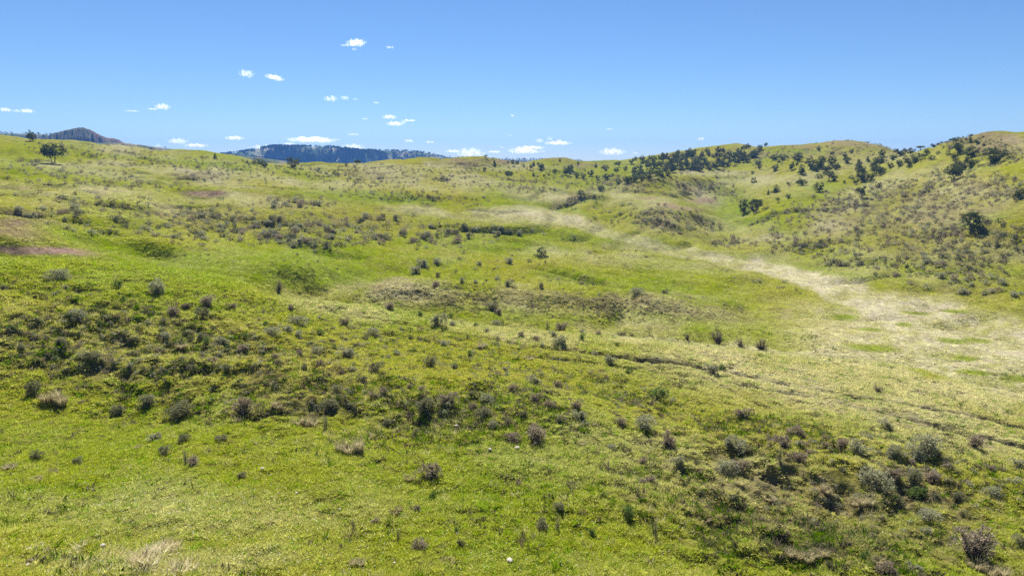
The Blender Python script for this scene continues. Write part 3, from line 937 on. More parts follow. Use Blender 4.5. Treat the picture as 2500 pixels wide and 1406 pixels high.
# x, foot y, width in the photo; kind: g grey-green sage, d dark sage, b brown twiggy brush, n green brush, p pale bare twigs, s thin upright, t straw coloured grass clump
BUSHES = {
    'g': '150,685,45 161,705,16 386,718,50 190,778,45 724,794,40 704,814,32 660,821,35 728,820,24 408,824,30 546,843,32 770,865,30 1035,651,28 1065,643,22 1171,648,15 1244,644,22 1016,666,28 1127,690,20 1162,693,16 1215,685,14 1239,698,24 1552,719,30 1067,795,40 1103,797,22 1211,794,20 910,818,26 1371,843,40 1351,823,24 1419,814,18 1082,845,24 853,872,36 970,867,22 1307,940,38 1191,988,45 1487,885,28 1740,911,34 1568,1044,52 1419,1024,38 1777,1085,38 1803,1097,44 1767,1153,48 2092,1102,48 2238,1126,50 2269,1105,66 2124,1190,70 2429,1214,44 2238,1401,44 2490,1140,36 2174,1112,40 1660,1136,34 1096,991,36 381,1075,36 2164,1046,36 1490,1099,26 1082,1012,28 2259,1268,50 1205,1041,26 357,990,34 136,722,16 950,876,20 1232,905,18 640,866,22 860,905,20 1452,868,18',
    'd': '8,706,18 366,770,16 495,776,34 236,880,40 398,790,20 490,831,24 357,990,38 442,1010,50 806,1000,40 820,960,32 882,937,24 916,908,34 1052,894,32 1109,899,22 1069,676,14 1319,702,16 1419,697,14 1448,697,12 1623,717,16 870,848,16 892,831,16 1038,1000,50 861,998,24 814,996,30 289,1014,36 439,1024,50 450,1078,34 541,1075,28 401,1109,32 943,1041,32 1018,1058,22 1181,1017,36 1242,1034,18 1279,1017,24 1368,1031,28 1365,1248,34 1331,1296,42 2225,1173,48 2337,1221,34 1708,1214,24 190,1133,24 92,1119,28 590,1167,26 1701,1133,22 2490,1326,34 82,960,40 1196,760,34 843,868,22 2194,1231,24 745,905,22 560,905,24 150,840,26 60,855,26 318,872,22 470,905,24 1154,967,22',
    'b': '508,746,32 566,753,22 457,751,18 422,770,30 673,875,20 520,889,26 782,895,24 592,858,28 711,758,20 1062,702,25 950,757,30 844,794,26 1188,811,18 1373,809,30 1307,831,20 1274,821,18 1461,819,18 936,962,24 910,971,26 1001,947,16 1026,955,24 1361,948,30 1096,991,46 1310,981,30 1341,995,32 1409,998,30 592,1012,60 1307,1078,55 1252,1082,42 1057,1170,60 1514,1034,28 1630,1088,44 1586,1177,32 1569,1184,26 1817,1020,44 1944,1065,44 1912,1093,48 1946,1128,38 1806,1146,44 2051,1095,38 2374,1095,46 2174,1167,48 2272,1177,48 2374,1357,100 2167,1405,50 2141,957,22 1572,1129,24 476,1136,34 799,1010,26 1154,998,24 1023,1343,44 1018,1248,24 917,1274,22 2415,1148,24 1217,767,18 1252,952,22 730,868,22 1975,1107,22 2015,1075,20 2310,1140,24',
    'n': '287,705,22 303,736,18 782,817,18 1028,772,14 1099,777,14 1164,797,14 1149,872,18 1606,979,45 1766,906,26 2235,1221,42 1446,1306,26 1531,1262,38 1055,1218,26 1504,845,14 1533,911,20 1422,830,20 1116,1300,22 598,828,20 505,838,18 2110,1372,30',
    'p': '1521,824,26 1541,823,16 1679,830,18 1755,841,40 1810,847,30 1859,852,36 679,711,26 1123,1333,26',
    's': '972,1316,13 1336,804,10 796,1048,16 1599,1316,26 863,1294,16 1361,1296,16 745,1046,12 454,1136,18 1903,1126,16',
    't': '136,985,60 748,1044,62 677,995,36 854,1105,66 899,1070,30 997,1170,32 970,1252,36 1092,1374,30 871,1381,44 1541,1160,28 1949,1367,58 2004,1360,48 2106,1235,56 2017,1200,40 2415,1400,80 2147,1371,30 22,1146,36 129,1155,32 340,1092,20 442,850,26 284,817,16 1174,848,24 1290,877,24 88,1172,30 1079,1333,24 1138,1310,22 1420,1085,24 2330,1335,26 2060,1260,34 1880,1220,30 1720,1270,28',
}
LOOK = {'g': 'grey-green sagebrush', 'd': 'dark sagebrush', 'b': 'brown twiggy sagebrush', 'n': 'leafy green bush', 'p': 'pale bare twig bush', 's': 'thin upright stalk', 't': 'straw coloured grass clump'}
NAME = {'g': 'sagebrush', 'd': 'sagebrush', 'b': 'sagebrush', 'n': 'green_bush', 'p': 'twig_bush', 's': 'thin_stalk', 't': 'dry_grass_clump'}
CATG = {'sagebrush': 'sagebrush', 'green_bush': 'bush', 'twig_bush': 'bush', 'thin_stalk': 'weed stalk', 'dry_grass_clump': 'grass clump'}
ORD = 'first second third fourth fifth sixth seventh eighth ninth tenth eleventh twelfth thirteenth fourteenth fifteenth sixteenth seventeenth eighteenth nineteenth twentieth'.split()


def zone(px, py):
    ru = np.interp(px, [q[0] for q in RUT_A], [q[1] for q in RUT_A])
    if py < crest_y(px) - 3:
        return 'on the green flat behind the near slope' if py < 680 else 'on the brown hummock behind the near slope'
    if px < 640 and py < 800:
        return 'along the green brow of the near slope' if py < 742 else 'in the shaded sod under the brow'
    if px < 700 and py < 930:
        return 'on the dark rough shoulder'
    if py < ru - 2:
        return 'between the brow and the wheel ruts'
    if py < ru + 70:
        return 'beside the wheel ruts'
    if py < 965:
        return 'on the grass below the wheel ruts'
    if px < 960:
        return 'in the dark clumpy belt' if py < 1065 else 'on the smooth bottom grass'
    if px < 1640:
        return 'in the brushy middle of the near slope' if py < 1060 else 'on the green sward at the bottom'
    return 'on the straw coloured dry slope' if py < 1180 else 'on the broken rough ground'


def ranked_labels(items, what, where):
    """items: (x, key, width). Labels that single one out by its look, its size among its fellows, its place and its order."""
    groups = {}
    for k, it in enumerate(items):
        groups.setdefault((what(it), where(it)), []).append(k)
    lab = [None] * len(items)
    for (wt, wh), ks in groups.items():
        ks.sort(key=lambda q: items[q][0])
        n = len(ks)
        if n == 1:
            lab[ks[0]] = f'only {wt} {wh}'
            continue
        ws = sorted(items[q][2] for q in ks)
        for j, q in enumerate(ks):
            if items[q][2] == ws[-1] and ws[-1] > 1.2 * ws[-2]:
                lab[q] = f'biggest {wt} {wh}'
            elif j == 0:
                lab[q] = f'leftmost {wt} {wh}'
            elif j == n - 1:
                lab[q] = f'rightmost {wt} {wh}'
            elif j <= (n - 1) / 2:
                lab[q] = f'{ORD[j]} {wt} from the left {wh}'
            else:
                lab[q] = f'{ORD[n - 1 - j]} {wt} from the right {wh}'
    return lab


near_items = []
for k, txt in BUSHES.items():
    for w_ in txt.split():
        a, b, c = (float(q) for q in w_.split(','))
        near_items.append((a, b, c, k))
LAB = ranked_labels([(i[0], i, i[2]) for i in near_items], lambda it: LOOK[it[1][3]], lambda it: zone(it[1][0], it[1][1]))
TALL = {'g': .60, 'd': .66, 'b': .63, 'n': .75, 'p': .75, 's': 2.0, 't': .60}
n_sage = 0
seen_names = set()
for (px, py, w, k), lab in zip(near_items, LAB):
    s = spot(px, py)
    x, y, z, d = s
    ww = w * 1.12 * d / F * math.sqrt(1 + ((px - 1250) / F) ** 2) ** -1
    hh = ww * TALL[k] * random.uniform(.85, 1.15)
    nm = NAME[k]
    rt = link(nm, None, None, (x, y, z - 0.03), (0, 0, random.uniform(0, 6.28)))
    rt.empty_display_size = .2
    tag(rt, lab, CATG[nm], {'sagebrush': 'sagebrush on the near slope', 'green_bush': 'green bushes on the near slope', 'twig_bush': 'bare twig bushes', 'thin_stalk': 'thin weed stalks', 'dry_grass_clump': 'dry grass clumps'}[nm])
    if k == 't':
        n = 1 if w < 34 else (2 if w < 50 else 3)
        for q in range(n):
            u = (q - (n - 1) / 2)
            o = link('blades', random.choice(CLUMPS), rt, (u * ww * .33, random.uniform(-.12, .12) * ww, 0), (0, 0, random.uniform(0, 6.28)), (ww * .95 / n ** .6, ww * .95 / n ** .6, hh * random.uniform(.8, 1.1)))
    else:
        fo, st = random.choice(KIT[k])
        link('foliage', fo, rt, None, None, (ww, ww * .9, hh))
        link('stems', st, rt, None, None, (ww, ww * .9, hh))
        if nm == 'sagebrush':
            n_sage += 1

# farther brush: spots drawn inside the patches where the photo shows it (x, y, rx, ry, tilt, how many, width in the photo, kinds)
PATCHES = [
    (640, 560, 340, 46, 2, 320, 18, 'ggdb'), (760, 580, 160, 26, 0, 70, 20, 'gdb'), (1010, 565, 210, 40, 4, 110, 19, 'gbd'), (560, 540, 420, 50, 2, 200, 10, 'gb'), (730, 497, 90, 14, 0, 36, 19, 'gb'), (470, 431, 70, 10, 2, 34, 13, 'bg'), (300, 505, 280, 26, 4, 80, 15, 'gdb'), (130, 525, 90, 16, 0, 26, 20, 'gbd'), (220, 565, 140, 14, 4, 18, 20, 'dg'),
    (160, 412, 180, 22, 4, 110, 10, 'bg'), (330, 385, 280, 22, 6, 220, 7, 'bdg'), (250, 445, 250, 18, 3, 100, 11, 'bg'), (560, 405, 200, 18, 3, 150, 7, 'dgb'), (700, 440, 250, 24, 2, 130, 8, 'gd'), (860, 440, 150, 16, 6, 110, 9, 'gd'), (1000, 480, 220, 20, 4, 130, 10, 'gdb'), (900, 415, 280, 14, 0, 180, 7, 'bd'), (1150, 440, 260, 26, 3, 200, 8, 'bgd'),
    (1275, 455, 90, 14, 2, 70, 9, 'bg'), (1400, 435, 130, 22, 3, 70, 8, 'gbd'), (1440, 475, 130, 14, -22, 130, 9, 'gb'), (1630, 455, 170, 24, 4, 190, 9, 'gbd'), (1640, 540, 110, 34, 8, 130, 12, 'gbd'), (1500, 525, 130, 30, 8, 60, 11, 'gd'), (1740, 470, 90, 18, 10, 60, 9, 'bg'), (1710, 430, 140, 12, 0, 50, 7, 'b'),
    (1270, 570, 130, 10, 5, 14, 22, 'dg'), (1790, 595, 60, 14, 0, 44, 13, 'gb'), (1930, 600, 60, 20, 10, 34, 13, 'gb'), (2010, 505, 190, 34, -16, 280, 10, 'bg'), (2250, 490, 270, 50, -8, 520, 11, 'bggb'), (2150, 570, 280, 40, -4, 260, 12, 'bgd'), (2350, 590, 180, 50, 0, 230, 13, 'bgd'), (2230, 640, 270, 40, 4, 190, 14, 'gdb'), (2020, 625, 160, 26, 12, 44, 13, 'ggb'), (2350, 690, 170, 34, 6, 40, 19, 'bg'),
    (2300, 430, 230, 24, -12, 150, 9, 'gd'), (2000, 375, 220, 26, -6, 260, 6, 'bgd'), (2400, 360, 120, 26, 8, 260, 7, 'dgb'), (1800, 400, 140, 30, -10, 80, 7, 'bgd'), (1350, 410, 160, 16, 0, 90, 6, 'dbg'), (2440, 470, 90, 30, 0, 50, 12, 'gb'),
    (1180, 400, 80, 14, 0, 60, 6, 'bd'), (1640, 620, 180, 16, 6, 16, 14, 'bg'), (1240, 660, 260, 40, 3, 30, 14, 'gd'), (1560, 740, 250, 32, 4, 260, 10, 'bgg'), (1020, 722, 185, 30, 0, 340, 7, 'bdg'), (1330, 745, 260, 28, 3, 230, 9, 'bgg'), (1870, 690, 110, 14, 14, 14, 14, 'gb'), (650, 640, 350, 26, 4, 22, 11, 'dg'), (1350, 610, 250, 24, 3, 14, 13, 'gb'),
    (330, 850, 360, 80, 6, 480, 17, 'gggdbn'), (500, 745, 260, 30, 8, 90, 10, 'gdb'), (1000, 850, 420, 55, 6, 380, 16, 'gggdbn'), (900, 985, 420, 45, 4, 280, 18, 'dbgggn'), (1350, 980, 320, 60, 3, 200, 17, 'bgggd'), (1500, 860, 260, 24, 4, 80, 10, 'gb'), (1800, 1090, 260, 60, 5, 110, 14, 'bgd'), (2200, 1130, 280, 70, 8, 200, 19, 'gggbd'), (2100, 1250, 360, 70, 5, 200, 19, 'bgggdn'), (1560, 1230, 300, 70, 0, 70, 13, 'bdn'), (1150, 1250, 260, 90, 0, 30, 13, 'bn'), (1150, 930, 500, 60, 4, 220, 15, 'gbggd'),
]


def region(px, py):
    if px > 1720:
        if py < 415:
            return 'among the scattered brush near the top of the right-hand hills'
        return 'on the brush covered hillside across the pale grass flat' if py < 585 else 'at the foot of the hillside beyond the pale grass flat'
    if px > 1340 and py < 600:
        return 'on the rounded spur below the juniper wood'
    if py < 470:
        return 'sprinkled over the far prairie below the horizon'
    if py < 615:
        return 'in the wide brushy bench across the middle distance'
    return 'on the hummocky ground just behind the near slope'


far_items = []
for (cx, cy, rx, ry, rot, n, w, kinds) in PATCHES:
    c, s_ = math.cos(R(rot)), math.sin(R(rot))
    for q in range(n):
        a, rr = random.uniform(0, 6.283), math.sqrt(random.random()) * random.choice((.7, 1, 1, 1.12))
        u, v_ = math.cos(a) * rr * rx, math.sin(a) * rr * ry
        px, py = cx + c * u - s_ * v_, cy + s_ * u + c * v_
        if not (-60 < px < 2560) or (cy < 745 and py > crest_y(min(max(px, 0), 2500)) - 5):
            continue
        sp = spot(px, py)
        if sp is None or sp[3] > 440:
            continue
        if 1230 < px and band(np.array(px), np.array(py), FLAT) > .4:
            continue
        ww = w * random.choice((.45, .6, .7, .8, .9, 1, 1, 1.15, 1.35))
        far_items.append((px, py, ww, random.choice(kinds), sp))
far_items.sort(key=lambda i: -i[2])
ROOM = 296 - n_sage


def place_far(px, py, w, k, sp):
    ww = w * sp[3] / F * .84
    return ww, ww * TALL[k] * random.uniform(.70, 1.0)


def part_of(px, py):
    if region(px, py) == 'in the wide brushy bench across the middle distance':
        side = next(n for lim, n in ((180, 'far left'), (330, 'left end'), (430, 'left part'), (520, 'left middle'), (600, 'middle'), (680, 'right middle'), (770, 'right part'), (900, 'right end'), (1030, 'far right'), (9999, 'last tip')) if px < lim)
        return f'on the {"front" if py > 558 else "back"} {side} of the bench'
    side = 'left' if px < 600 else ('middle' if px < 1300 else ('right' if px < 2150 else 'far right'))
    return {'sp': 'sprinkled on the far prairie', 'in': 'behind the near slope', 'on': 'behind the near slope', 'at': 'at the foot of the hillside', 'am': 'on the upper hillside'}[region(px, py)[:2]] + ', ' + side


rest, own = [], []
for it in far_items:
    if it[3] == 'n' or len(own) >= ROOM:
        rest.append(it)
    else:
        own.append(it)
LAB = ranked_labels([(i[0], i, i[2]) for i in own], lambda it: LOOK[it[1][3]], lambda it: part_of(it[1][0], it[1][1]))
for (px, py, w, k, sp), lab in zip(own, LAB):
    ww, hh = place_far(px, py, w, k, sp)
    fo, st = random.choice(KIT[k])
    o = link('sagebrush', fo, None, (sp[0], sp[1], sp[2] - .04), (0, 0, random.uniform(0, 6.28)), (ww, ww * .9, hh))
    tag(o, lab, 'sagebrush', 'sagebrush ' + region(px, py))

# the rest of the far brush, too many to name: one object of real small shrubs
SMALL = {k: [brush(60 + 3 * i + q, 46, 3, .4, 0, .2, .085)[0] for q in range(3)] for i, k in enumerate('gdbn')}
TINT = {'g': ((.220, .228, .130), (.370, .368, .255)), 'd': ((.090, .095, .040), (.200, .200, .115)), 'b': ((.165, .132, .085), (.310, .255, .190)), 'n': ((.060, .105, .025), (.120, .160, .055))}
soup, cols_ = [], []
for it in rest:
    px, py, w, k, sp = it
    ww, hh = place_far(*it)
    t3 = random.choice(SMALL[k])
    a = random.uniform(0, 6.28)
    ca, sa = math.cos(a), math.sin(a)
    m = np.array(((ca, sa, 0), (-sa, ca, 0), (0, 0, 1))) * np.array((ww, ww, hh))
    soup.append(t3 @ m + np.array((sp[0], sp[1], sp[2] - .04)))
    f_ = random.random()
    cols_.append(np.tile(np.append(np.array(TINT[k][0]) * (1 - f_) + np.array(TINT[k][1]) * f_, 1), (len(t3) * 3, 1)))


def tinted_leaf(name, trans):
    m, t, o = node_mat(name)
    a = t.nodes.new('ShaderNodeAttribute')
    a.attribute_name = 'tint'
    df, tr, ms = t.nodes.new('ShaderNodeBsdfDiffuse'), t.nodes.new('ShaderNodeBsdfTranslucent'), t.nodes.new('ShaderNodeMixShader')
    t.links.new(a.outputs['Color'], df.inputs['Color'])
    t.links.new(a.outputs['Color'], tr.inputs['Color'])
    ms.inputs[0].default_value = trans
    t.links.new(df.outputs[0], ms.inputs[1])
    t.links.new(tr.outputs[0], ms.inputs[2])
    t.links.new(ms.outputs[0], o.inputs['Surface'])
    return m


M_TINT = tinted_leaf('scattered_leaf', .35)
if soup:
    me = tri_soup('scattered_brush', np.concatenate(soup), M_TINT)
    ta = me.attributes.new('tint', 'FLOAT_COLOR', 'POINT')
    ta.data.foreach_set('color', np.concatenate(cols_).astype(np.float32).ravel())
    tag(link('scattered_brush', me), 'small grey brush scattered over the far slopes', kind='stuff')
print('near', len(near_items), 'sage', n_sage, 'far', len(far_items), 'rest', len(rest))

# ------------------------------------------------------------------ junipers
M_JUN = leaf_mat('juniper_leaf', (.042, .060, .020), (.100, .122, .048), .38, vary=.35)
M_JUN2 = leaf_mat('olive_juniper_leaf', (.080, .092, .030), (.150, .155, .068), .38, vary=.35)
M_BARK = rough_mat('juniper_bark', (.085, .065, .050), (.190, .160, .130), 6)
M_DEAD = rough_mat('dead_wood', (.22, .20, .18), (.34, .31, .28), 6)


def crown(seed, shape, n_lump=46, per=46, leaf=.055):
    r = np.random.default_rng(seed)
    c, rad = [], []
    while len(c) < n_lump:
        p = r.uniform(-1, 1, 3)
        x, y, z = p[0] * .5, p[1] * .5, (p[2] + 1) / 2
        q = math.hypot(x, y) * 2
        if shape == 'round':
            ok = q ** 2 + ((z - .48) / .52) ** 2 < .80 and z > .08
        elif shape == 'cone':
            ok = q < .92 * (1.02 - z) ** .8 and z > .05
        elif shape == 'umbrella':
            ok = q ** 2 + ((z - .64) / .36) ** 2 < .88 and z > .36 + .06 * (q < .4)
        elif shape == 'flat':
            ok = q < .95 and .55 < z < .92
        elif shape == 'low':
            ok = q ** 2 + (z / .95) ** 2 < .85
        elif shape == 'flare':
            ok = q < .28 + .72 * z ** .8 and z > .1 and q ** 2 + ((z - .55) / .5) ** 2 < .95
        elif shape == 'open':
            ok = q ** 2 + ((z - .6) / .42) ** 2 < .85
        else:
            ok = q < .9
        if ok:
            c.append((x, y, z))
            rad.append(r.uniform(.08, .17))
    c, rad = np.array(c), np.array(rad)
    k = np.repeat(np.arange(n_lump), per)
    d = unit(r.normal(size=(len(k), 3)) + np.array((0, 0, .25)))
    base = c[k] + d * (rad[k] * r.uniform(.3, 1, len(k)) ** .5)[:, None]
    base[:, 2] = np.clip(base[:, 2], .01, 1.0)
    dr = unit(d + r.normal(size=d.shape) * .6 + np.array((0, 0, .35)))
    L = leaf * r.uniform(.7, 1.5, len(k))
    ex = np.percentile(np.abs(base[:, :2]), 97)
    base[:, :2] *= .47 / ex
    c[:, :2] *= .47 / ex
    zt_ = np.percentile(base[:, 2], 98)
    base[:, 2] *= .96 / zt_
    c[:, 2] *= .96 / zt_
    return blades(base - dr * (L * .4)[:, None], dr, L, L * r.uniform(.5, .9, len(k)), r), c


def limbs(seed, c, trunks, fork):
    """Tapered trunk or trunks from the foot, forking into limbs that reach the leaf clumps."""
    r = np.random.default_rng(seed)
    parts_ = []
    for q in range(trunks):
        a = 2 * math.pi * q / trunks + r.uniform(0, 1)
        foot = np.array([[.035 * math.cos(a) * trunks / 2, .035 * math.sin(a) * trunks / 2, -.03]])
        mid_ = foot + np.array([[.05 * math.cos(a), .05 * math.sin(a), fork * .55]]) + r.normal(size=(1, 3)) * .012
        top = mid_ + np.array([[.08 * math.cos(a), .08 * math.sin(a), fork * .5]]) + r.normal(size=(1, 3)) * .015
        w0 = .045 / math.sqrt(trunks)
        parts_ += [twigs(foot, mid_, w0, w0 * .75), twigs(mid_, top, w0 * .75, w0 * .55)]
        mine = c[q::trunks]
        pick = mine[r.permutation(len(mine))[:max(5, 12 // trunks)]]
        p0 = np.repeat(top, len(pick), 0)
        mm_ = p0 * .5 + pick * .5 + r.normal(size=pick.shape) * .02
        parts_ += [twigs(p0, mm_, w0 * .45, w0 * .28), twigs(mm_, pick, w0 * .28, w0 * .1)]
    return np.concatenate(parts_)


SHAPES = {'round': (2, 1, .2), 'cone': (2, 1, .25), 'umbrella': (2, 3, .45), 'flat': (1, 2, .55), 'low': (2, 2, .12), 'flare': (2, 2, .2), 'open': (1, 1, .45)}
TREES = {}
for i, (sh, (nv, tk, fk)) in enumerate(SHAPES.items()):
    TREES[sh] = []
    for q in range(nv + 1):
        lv, c = crown(100 + 10 * i + q, sh, {'open': 26, 'flat': 24, 'low': 30}.get(sh, 46))
        TREES[sh].append((tri_soup('crown', lv, M_JUN), tri_soup('trunk', limbs(200 + 10 * i + q, c, tk, fk), M_BARK), tri_soup('crown', lv, M_JUN2)))
rd = np.random.default_rng(5)
tips = unit(rd.normal(size=(26, 3)) + np.array((0, 0, .9))) * rd.uniform(.4, .6, (26, 1)) + np.array((0, 0, .35))
DEAD = tri_soup('trunk', np.concatenate([limbs(3, tips, 1, .3), twigs(tips, tips + unit(rd.normal(size=(26, 3)) + np.array((0, 0, .6))) * .18, .008, .003)]), M_DEAD)

NAMED = [  # x, foot y, width, height in the photo, shape, label
    (79, 345, 16, 22, 'round', 'dark square topped juniper standing in front of the butte'),
    (132, 399, 47, 41, 'umbrella', 'umbrella shaped juniper on several trunks alone on the left rise'),
    (526, 389, 10, 14, 'cone', 'small pointed juniper alone where the long low ridge ends'),
    (632, 401, 32, 14, 'low', 'low spreading juniper before the wooded end of the mesa'),
    (645, 409, 20, 15, 'round', 'round juniper touching the low spreading one before the mesa'),
    (718, 398, 33, 15, 'round', 'dark wide juniper, rear one of the pair before the mesa'),
    (717, 411, 27, 20, 'round', 'olive juniper, front one of the pair before the mesa'),
    (873, 402, 19, 12, 'umbrella', 'small spreading juniper on the skyline under the mesa middle'),
    (845, 405, 12, 7, 'low', 'tiny juniper shrub left of the skyline spreading juniper'),
    (777, 415, 11, 7, 'low', 'lone dark shrub below the mesa on pale grass'),
    (819, 425, 18, 9, 'low', 'olive shrub in the dip on the far prairie'),
    (1084, 440, 26, 11, 'low', 'low olive juniper shrub on the prairie below the brown knoll'),
    (1186, 386, 12, 8, 'flat', 'tiny umbrella juniper on top of the brown knoll'),
    (1207, 406, 10, 17, 'cone', 'narrow dark juniper on the side of the brown knoll'),
    (1183, 417, 10, 9, 'round', 'small round juniper at the foot of the brown knoll'),
    (1241, 436, 24, 20, 'umbrella', 'rounded juniper with a visible trunk below the far saddle'),
    (1322, 629, 40, 28, 'low', 'dark spiky juniper bush alone on the green flat'),
    (1671, 478, 40, 13, 'low', 'long low juniper mat on the rounded spur'),
    (1653, 446, 10, 6, 'low', 'tiny dark shrub above the juniper mat on the spur'),
    (1815, 521, 24, 35, 'round', 'tall dark juniper, left one of the pair in the side valley'),
    (1842, 523, 34, 38, 'flare', 'spreading juniper, right one of the pair in the side valley'),
    (1870, 512, 20, 9, 'low', 'low olive shrub beside the pair in the side valley'),
    (1840, 446, 18, 13, 'low', 'bushy juniper alone above the side valley'),
    (1998, 468, 22, 22, 'round', 'dense egg shaped dark juniper alone on the brushy hillside'),
    (2101, 483, 25, 27, 'open', 'thin crowned juniper on a bare trunk amid grey brush'),
    (2371, 564, 42, 42, 'flare', 'wide topped juniper narrowing to its foot on the brushy hillside'),
    (2326, 441, 36, 32, 'umbrella', 'forked juniper, lower one of the overlapping pair'),
    (2345, 415, 40, 28, 'round', 'broad olive juniper, upper one of the overlapping pair'),
    (2427, 395, 46, 29, 'round', 'wide twin crowned juniper casting shade below the highest hill'),
    (2367, 387, 32, 24, 'round', 'loose round juniper left of the wide twin crowned one'),
    (2330, 355, 24, 17, 'flat', 'leaning flat juniper on the slope of the highest hill'),
    (2248, 362, 23, 10, 'flat', 'flat topped juniper on the skyline notch'),
    (2368, 349, 9, 12, 'cone', 'tiny dark juniper near the top of the highest hill'),
    (2488, 484, 24, 22, 'cone', 'dark ragged juniper at the edge of the brushy hillside'),
    (2144, 458, 12, 9, 'round', 'small dark juniper alone between brush and the upper trees'),
    (1467, 467, 17, 15, 'round', 'oval juniper on the left shoulder of the spur'),
    (1419, 477, 22, 15, 'low', 'double topped juniper shrub where the flat rounds the spur'),
    (1328, 431, 7, 6, 'round', 'tiny round juniper alone on the far saddle'),
    (2147, 422, 40, 13, 'low', 'long dark juniper mat below the tall clump'),
    (2165, 399, 20, 20, 'dead', 'bare grey dead juniper among the hillside junipers'),
    (1274, 397, 10, 10, 'dead', 'bare leafless tree on the skyline of the far saddle'),
]
# the rest: x, foot y, width, height, shape letter (r round, c cone, o open, l low)
MORE = {
    'on the far saddle beside the brown knoll': '1240,399,11,8,l 1252,400,14,12,r 1263,402,11,11,r 1279,407,6,8,c 1296,410,10,11,c 1303,406,10,14,c 1322,414,20,19,r 1302,430,10,11,c 1314,404,8,9,r',
    'under the round brown hill left of the wood': '1354,423,15,13,r 1367,395,7,10,c 1384,428,28,27,r 1395,421,20,22,c 1372,432,12,7,l 1411,401,7,9,c 1408,434,17,15,r 1424,435,17,14,r 1441,431,19,17,o 1455,409,11,13,c 1479,418,18,17,r 1472,412,16,8,l 1459,439,13,13,o 1479,439,22,17,o',
    'at the left edge of the wood by the spur': '1510,409,24,17,o 1505,421,18,13,r 1527,417,14,13,r 1510,450,19,13,r 1533,447,28,20,r 1543,443,18,12,o 1541,400,14,14,r',
    'standing against the sky above the wood': '1552,393,13,12,r 1567,395,18,17,r 1585,389,9,11,c 1619,387,18,16,r 1628,386,12,15,c 1612,388,14,10,r 1646,384,12,8,r 1675,372,10,6,l 1651,376,8,6,l 1766,371,9,13,c 1822,364,22,14,r 1870,358,12,11,r 1813,365,12,8,r',
    'on the open slope of the long flat hill': '1998,371,11,15,r 2079,376,11,12,r 2031,378,13,9,r 1846,383,22,22,r 1855,366,15,13,r 1888,392,26,15,r 1912,393,26,17,o 1902,398,11,9,c',
    'in the loose grove across the upper hillside': '1933,416,17,22,r 1948,396,30,24,o 1946,406,10,10,r 1957,426,22,24,c 1980,411,32,26,r 2002,411,24,30,c 2017,419,26,16,r 2030,403,26,22,r 2041,416,20,19,r 2063,385,13,11,r 2067,398,19,16,r 2022,440,32,24,o 1998,434,20,11,l 2036,442,18,17,r 2078,436,15,9,l 2089,450,16,15,r 2104,444,30,28,r 2125,439,18,16,o 2061,448,8,9,r 2095,418,26,28,c 2106,420,16,14,r 2137,414,26,30,c 2150,400,22,22,c 2118,393,9,12,c 1990,420,20,20,c 2010,395,16,14,o',
    'near the skyline notch': '2173,409,14,13,r 2195,405,16,16,r 2220,402,32,22,r 2248,390,28,16,o 2274,390,20,11,l 2152,383,18,18,r 2196,380,28,16,o 2222,411,11,9,r 2221,381,24,20,o 2180,392,18,16,o 2235,398,18,18,c 2209,372,14,10,r 2260,380,18,12,o',
    'on the side of the highest hill': '2329,390,17,17,r 2337,372,22,20,o 2278,361,14,10,r 2262,372,10,9,r 2290,376,12,8,l 2378,400,24,10,l 2472,388,15,8,l 2385,352,12,11,r 2401,357,9,8,c 2390,340,8,5,l 2372,332,10,5,l 2345,362,12,9,r 2315,378,14,10,l',
    'dotted above the side valley': '1894,472,23,22,c 1876,476,10,14,c 1957,453,28,18,r 1892,417,19,15,r 1855,414,11,16,r 1924,484,13,12,r 1897,495,14,15,o 1837,424,10,7,r 1926,455,14,12,o 1850,404,18,15,r',
}
rs_ = random.Random(3)
MORE = {k: ' '.join(q[:-1] + ('r' if q.endswith('o') and rs_.random() < .6 else q[-1]) for q in v.split()) for k, v in MORE.items()}
LET = {'r': 'round', 'c': 'cone', 'o': 'open', 'l': 'low'}
WORDS = {'round': 'rounded juniper', 'cone': 'pointed juniper', 'open': 'thin crowned juniper', 'low': 'low juniper shrub'}


def plant_tree(px, py, w, h, sh, label, group, olive=False):
    sp = spot(px, py)
    if sp is None:
        return
    x, y, z, d = sp
    ww, hh = w * d / F * .93, h * d / F * .93
    low = sh == 'low'
    nm = 'juniper_shrub' if low else ('dead_tree' if sh == 'dead' else 'juniper_tree')
    rt = link(nm, None, None, (x, y, z - .05), (0, 0, random.uniform(0, 6.28)))
    tag(rt, label, 'shrub' if low else 'tree', group)
    if sh == 'dead':
        link('trunk', DEAD, rt, None, None, (ww, ww, hh))
        return
    cr, tr, cr2 = random.choice(TREES[sh])
    link('crown', cr2 if olive else cr, rt, None, None, (ww, ww, hh))
    link('trunk', tr, rt, None, None, (ww, ww, hh))


for (px, py, w, h, sh, lab) in NAMED:
    plant_tree(px, py, w, h, sh, lab, 'single junipers on the prairie', 'olive' in lab or px in (632, 1671, 2345))
for where, txt in MORE.items():
    its = []
    for q in txt.split():
        a = q.split(',')
        its.append(tuple(float(v) for v in a[:4]) + (LET[a[4]],))
    labs = ranked_labels([(i[0], i, i[2]) for i in its], lambda it: WORDS[it[1][4]], lambda it: where)
    for i, lab in zip(its, labs):
        plant_tree(i[0], i[1], i[2] * .86, i[3] * .92, i[4], lab, 'junipers ' + where, random.random() < .2)

# the wood in the ravine below the flat hill
POLY = [(1545, 446), (1600, 436), (1660, 424), (1740, 416), (1800, 404), (1850, 392), (1835, 380), (1790, 372), (1740, 374), (1690, 378), (1640, 386), (1590, 398), (1548, 410), (1535, 430)]


